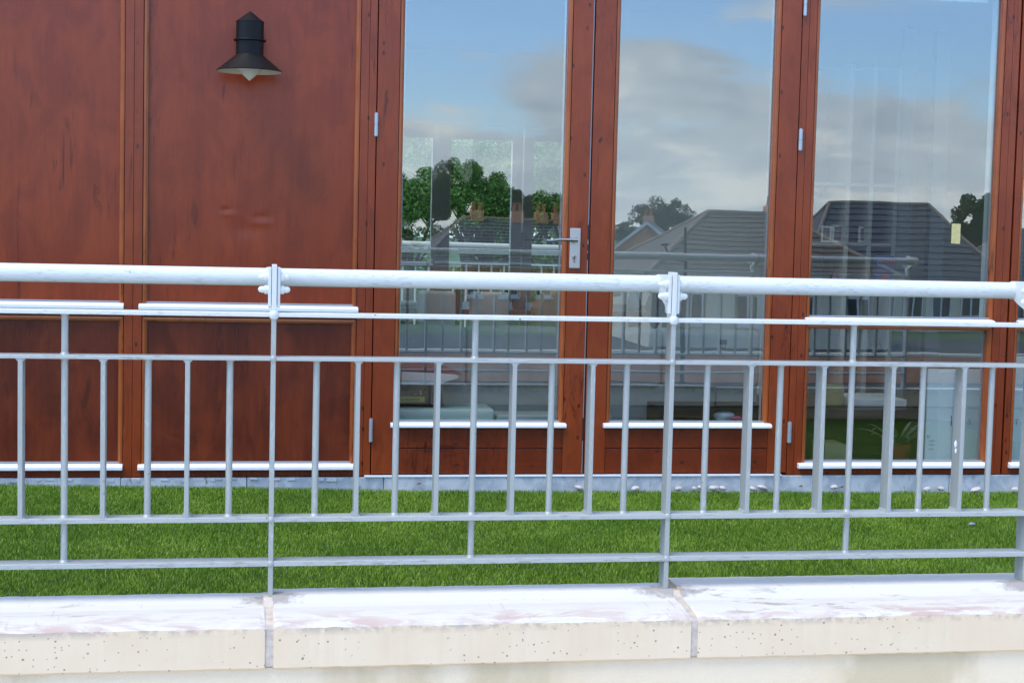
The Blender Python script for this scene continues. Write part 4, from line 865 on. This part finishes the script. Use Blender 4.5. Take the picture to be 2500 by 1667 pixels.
# low dark cabinet behind the right door
a, b, zt2 = X(1604, 1010, 6.82), X(1876, 1010, 6.82), Z(990, 1700, 6.82)
e = empty('low_cabinet', ((a+b)/2, 6.95, FL), 'low near black open cabinet behind the right door', 'cabinet')
B(a, b, 6.82, 7.0, zt2-.02, zt2).build('cabinet_top', BLK, e, .002); B(a, a+.02, 6.82, 7.0, FL, zt2-.02).build('side_panel', BLK, e); B(b-.02, b, 6.82, 7.0, FL, zt2-.02).build('side_panel', BLK, e); B(a, b, 6.98, 7.0, FL, zt2-.02).build('back_panel', BLK, e)
B(a+.02, b-.02, 6.82, 6.98, FL, Z(1028, 1700, 6.82)).build('shelf', BLK, e)
lump('plastic_bag', 1768, 1016, 62, 26, 6.86, fabric('white_plastic', (.55, .60, .66)), 'crumpled white plastic bag in the dark cabinet', 'plastic bag', 8)
lump('coloured_wrapper', 1800, 1021, 32, 13, 6.83, fabric('magenta_plastic', (.45, .08, .16)), 'small magenta wrapper beside the white plastic bag', 'wrapper', 9)
# small black bracket hanging inside the right door
c = at(1768, 838, 6.75); e = empty('key_holder', c, 'small black key holder hanging inside the right door', 'key holder')
MB().box(c.x-.016, c.x+.014, 6.75, 6.765, c.z-.006, c.z+.016).build('holder', BLK, e, .002)
kk = MB()
for dx in (-.012, -.004, .006, .012): kk.tube((c.x+dx, 6.757, c.z-.005), (c.x+dx-.003, 6.757, c.z-.03+abs(dx)*.6), .0013, n=6)
kk.build('keys', BLK, e)
# shelving unit behind the taped window
ysf = 8.6; e = empty('shelving_unit', (X(2100, 600, ysf), ysf+.15, FL), 'tall grey shelving unit behind the taped window', 'shelving')
SHW = mat('grey_laminate', (.26, .27, .26), .5)[0]
xs = [1960, 2066, 2122, 2182]
for q in xs: B(X(q, 600, ysf)-.012, X(q, 600, ysf)+.012, ysf, ysf+.32, FL, 2.1).build('upright', SHW, e, .001)
for a_, b_ in zip(xs[:-1], xs[1:]):
    for pz in (450, 596, 690, 790):
        B(X(a_, 600, ysf)+.0125, X(b_, 600, ysf)-.0125, ysf+.004, ysf+.31, Z(pz+5, 2090, ysf), Z(pz-3, 2090, ysf)).build('shelf', SHW, e, .001)
B(X(1960, 600, ysf), X(2182, 600, ysf), ysf+.325, ysf+.34, FL, 2.1).build('back_board', mat('shelf_back', (.22,.23,.23), .6)[0], e)
def pframe(px0, px1, py0, py1, Y, label, tilt=.0):
    a, b, z0, z1 = X(px0, py1, Y), X(px1, py1, Y), Z(py1, px0, Y), Z(py0, px0, Y); e = empty('photo_frame', ((a+b)/2, Y, z0), label, 'photo frame', 'photo frames on the shelves')
    t = .012
    B(a, b, Y, Y+.015, z0, z0+t).build('frame_bar', STEEL, e); B(a, b, Y, Y+.015, z1-t, z1).build('frame_bar', STEEL, e); B(a, a+t, Y, Y+.015, z0+t, z1-t).build('frame_bar', STEEL, e); B(b-t, b, Y, Y+.015, z0+t, z1-t).build('frame_bar', STEEL, e)
    B(a+t, b-t, Y+.006, Y+.012, z0+t, z1-t).build('photograph', rough_m('photo_print', (.10,.09,.09), (.20,.15,.13), 25) if 'photo_print' not in bpy.data.materials else bpy.data.materials['photo_print'], e)
pframe(2004, 2030, 551, 592, ysf+.05, 'silver photo frame, leftmost on the upper shelf'); pframe(2031, 2058, 549, 592, ysf+.05, 'silver photo frame next to the shelf upright')
pframe(2095, 2121, 553, 592, ysf+.05, 'single silver photo frame in the middle bay')
lump('soft_toy', 2045, 672, 36, 34, ysf+.12, fabric('pink_plush', (.38, .14, .15)), 'round pink soft toy on the lower shelf', 'soft toy', 12)
lump('pouch', 2108, 672, 20, 34, ysf+.12, NAVY, 'dark blue pouch on the lower shelf of the middle bay', 'pouch', 13)
a, b, z0, z1 = X(2136, 650, ysf), X(2178, 650, ysf), Z(688, 2150, ysf), Z(624, 2150, ysf)
e = empty('game_box', ((a+b)/2, ysf, z0), 'blue box with red lettering standing on the right shelf', 'box')
B(a, b, ysf-.03, ysf+.05, z0, z1).build('box_body', mat('blue_card', (.04, .09, .22), .4)[0], e, .001)
text('Cong', 'lettering', (a+.026, ysf-.0315, z1-.045), .036, mat('red_print', (.55,.03,.03), .5)[0], e, 0, .0006, .0008)
MB().lathe([(0, 0), (.022, 0), (.022, .001), (0, .001)], ((a+b)/2+.0, ysf-.0315, z0+.03), 20, 'y').build('red_spot', mat('red_print_spot', (.4,.05,.04), .5)[0], e)
# pale partition posts behind the shelving
pw = empty('room_divider', (X(2240, 600, 9.2), 9.2, FL), 'pale slatted room divider right of the shelving', 'divider')
PALE = mat('pale_divider_paint', (.28, .29, .28), .5)[0]
for a_, b_ in ((2188, 2220), (2268, 2304), (2420, 2500), (2560, 2600)): B(X(a_, 600, 9.2), X(b_, 600, 9.2), 9.2, 9.26, FL, 2.4).build('slat', PALE, pw, .003)
for pz in (452, 618, 640): B(X(2220, 600, 9.22)+.002, X(2268, 600, 9.22)-.002, 9.22, 9.25, Z(pz+3, 2240, 9.22), Z(pz-2, 2240, 9.22)).build('crossbar', PALE, pw)
# white roller blind cassette at the window head
tag(B(X(2010, 10), X(2445, 10), F+.12, F+.22, Z(8, 2400, F+.12), ZT-.02).build('blind_cassette', mat('white_blind', (.72,.73,.72), .5)[0], None, .004), 'white blind cassette at the top of the taped window', 'blind')
tag(B(X(2421, 400, F+.10), X(2436, 400, F+.10), F+.10, F+.16, zs_u[1], ZT-.06).build('side_curtain', mat('pale_curtain', (.55,.58,.58), .8)[0], None, .004), 'narrow pale blind guide at the right of the taped window', 'blind guide')
# sign boards low behind the right windows
BRD = rough_m('pale_blue_board', (.78, .84, .85), (.80, .86, .87), 3, .6, .02); BRD2 = rough_m('whiter_board', (.90, .94, .95), (.90, .94, .95), 3, .6, .02)
yb_ = 6.78; e = empty('sign_board', (X(2340, 1000, yb_), yb_, FL), 'pale blue sign board with grey serif letters behind the taped window', 'sign')
B(X(2263, 1000, yb_), X(2404, 1000, yb_), yb_, yb_+.012, FL, Z(901, 2340, yb_)).build('board', BRD, e, .001)
B(X(2290, 1000, yb_), X(2324, 1000, yb_), yb_-.006, yb_-.001, FL, Z(907, 2340, yb_)).build('strip', BRD2, e, .001)
text('I', 'lettering', (X(2316, 1030, yb_), yb_-.0075, Z(1040, 2340, yb_)), .075, GRYT, e, 0, .0003, -.0012)
text('S', 'lettering', (X(2362, 1030, yb_), yb_-.0015, Z(1036, 2360, yb_)), .038, GRYT, e, 0, .0003, -.0006)
text('D', 'lettering', (X(2263.5, 1060, yb_), yb_-.0015, Z(1068, 2265, yb_)), .018, GRYT, e)
for k in range(3): B(X(2268, 1070, yb_), X(2282-k, 1070, yb_), yb_-.0015, yb_-.0006, Z(1076+k*10, 2265, yb_), Z(1074.8+k*10, 2265, yb_)).build('small_print', GRYT, e)
e = empty('sign_board', (X(2540, 1000, yb_), yb_, FL), 'pale blue sign board lettered ENT at the far right window', 'sign')
B(X(2440, 1000, yb_), X(2660, 1000, yb_), yb_, yb_+.012, FL, Z(870, 2480, yb_)).build('board', BRD, e, .001)
text('ENT', 'lettering', (X(2451, 1030, yb_), yb_-.0015, Z(1037, 2470, yb_)), .040, GRYT, e, 0, .0003, -.0006)
# potted plant
c = at(2192, 1088, 6.95); e = empty('potted_plant', (c.x, 6.95, FL), 'spiky leaved plant in a red pot behind the taped window', 'plant')
zp = Z(1080, 2190, 6.95)
MB().lathe([(0, zp-.12), (.045, zp-.12), (.062, zp-.005), (.066, zp), (.058, zp), (.05, zp-.02), (0, zp-.02)], (c.x, 6.95, 0), 28).build('pot', mat('red_pot', (.30, .05, .03), .35)[0], e)
MB().tube((c.x, 6.95, FL), (c.x, 6.95, zp-.121), .09, n=24).build('stand', BLK, e)
PLF = rough_m('plant_leaf', (.09, .12, .08), (.16, .18, .14), 20, .35)
for k in range(22):
    az = k*2.4+random.uniform(-.3, .3); L = random.uniform(.18, .30); up_ = random.uniform(.5, 1.1); m = MB(); vs = []
    for i in range(8):
        t = i/7; rr = L*math.sin(t*1.5)*.8*(1.2-up_*.5); zz_ = zp-.02+L*up_*(t*1.25-.85*t*t); w_ = .013*(1-t)**.6*(.4+t) + .0006
        o_ = Vector((c.x+rr*math.cos(az), 6.95+rr*math.sin(az)*.8, zz_)); sd_ = Vector((-math.sin(az), math.cos(az), .0))*w_; vs += [o_-sd_, o_+sd_]
    o = m.add(vs, [(2*i, 2*i+1, 2*i+3, 2*i+2) for i in range(7)], True).build('leaf', PLF, e); o.modifiers.new('t', 'SOLIDIFY').thickness = .001
# dark desk low behind the window, with papers and a yellow mug
a, b = X(1960, 1060, 7.0), X(2262, 1060, 7.0); e = empty('low_desk', ((a+b)/2, 7.2, FL), 'low dark desk in the lower window', 'desk')
B(a, b, 7.06, 7.75, Z(1000, 2100, 7.06)-.03, Z(1000, 2100, 7.06)).build('desktop', TBL, e, .002)
B(a, b, 7.40, 7.42, FL, Z(1000, 2100, 7.06)-.03).build('modesty_panel', mat('desk_panel', (.07,.065,.06), .6)[0], e)
for xx in (a+.03, b-.03): B(xx-.02, xx+.02, 7.08, 7.7, FL, Z(1000, 2100, 7.06)-.03).build('leg', TBL, e)
zd = Z(1000, 2100, 7.06)
c = at(2032, 975, 7.3); tag(MB().lathe([(0, zd), (.05, zd), (.055, zd+.01), (.055, zd+.10), (.05, zd+.10), (.048, zd+.015), (0, zd+.015)], (c.x, 7.3, 0), 24).build('yellow_tub', mat('yellow_plastic', (.34,.28,.10), .5)[0]), 'pale yellow tub standing on the low desk', 'tub')
tag(B(X(2080, 960, 7.2), X(2215, 960, 7.2), 7.2, 7.5, zd, zd+.035).build('paper_stack', WHC, None, .004), 'flat stack of white papers on the low desk', 'papers')
tag(B(X(2014, 1095, 6.95), X(2072, 1095, 6.95), 6.95, 7.15, FL, Z(1086, 2040, 6.95)).build('small_crate', mat('tan_card', (.34,.30,.16), .7)[0], None, .003), 'small tan box on the floor left of the red pot', 'box')
# wire ornament hanging in the lower pane
c = at(2145, 862, 6.72); e = empty('wire_ornament', c, 'little black wire sign hanging in the lower right window', 'ornament')
o_ = MB(); k1, k2, k3 = at(2147, 838, 6.72), at(2131, 857, 6.72), at(2159, 861, 6.72)
for a_, b_ in ((k1, k2), (k1, k3), (k2, k3), (k2, k2-Vector((0,0,.035))), (k3, k3-Vector((0,0,.035))), (k2-Vector((0,0,.035)), k3-Vector((0,0,.035)))): o_.tube(a_, b_, .0011, n=6)
for i in range(5): q = k2.lerp(k3, (i+.5)/5)-Vector((0, 0, .018)); o_.tube(q+Vector((0,0,.007)), q-Vector((0,0,.007)), .0012, n=6)
o_.build('wire', BLK, e)
# bird dropping becomes a stain of the bar it sits on
bdm = MB(); r = random.Random(3)
for (cx_, cz_, sx, sz) in ((0, .008, .0045, .012), (.001, -.012, .0035, .008)):
    bdm.add([(bd.x+cx_+sx*math.cos(i*.5236)*r.uniform(.6, 1), D-.0006, bd.z+cz_+sz*math.sin(i*.5236)*r.uniform(.6, 1)) for i in range(12)] + [(bd.x+cx_, D-.0018, bd.z+cz_)], [(i, (i+1) % 12, 12) for i in range(12)])
bdm.build('bird_dropping', mat('dropping_white', (.78,.76,.72), .7)[0], rail)
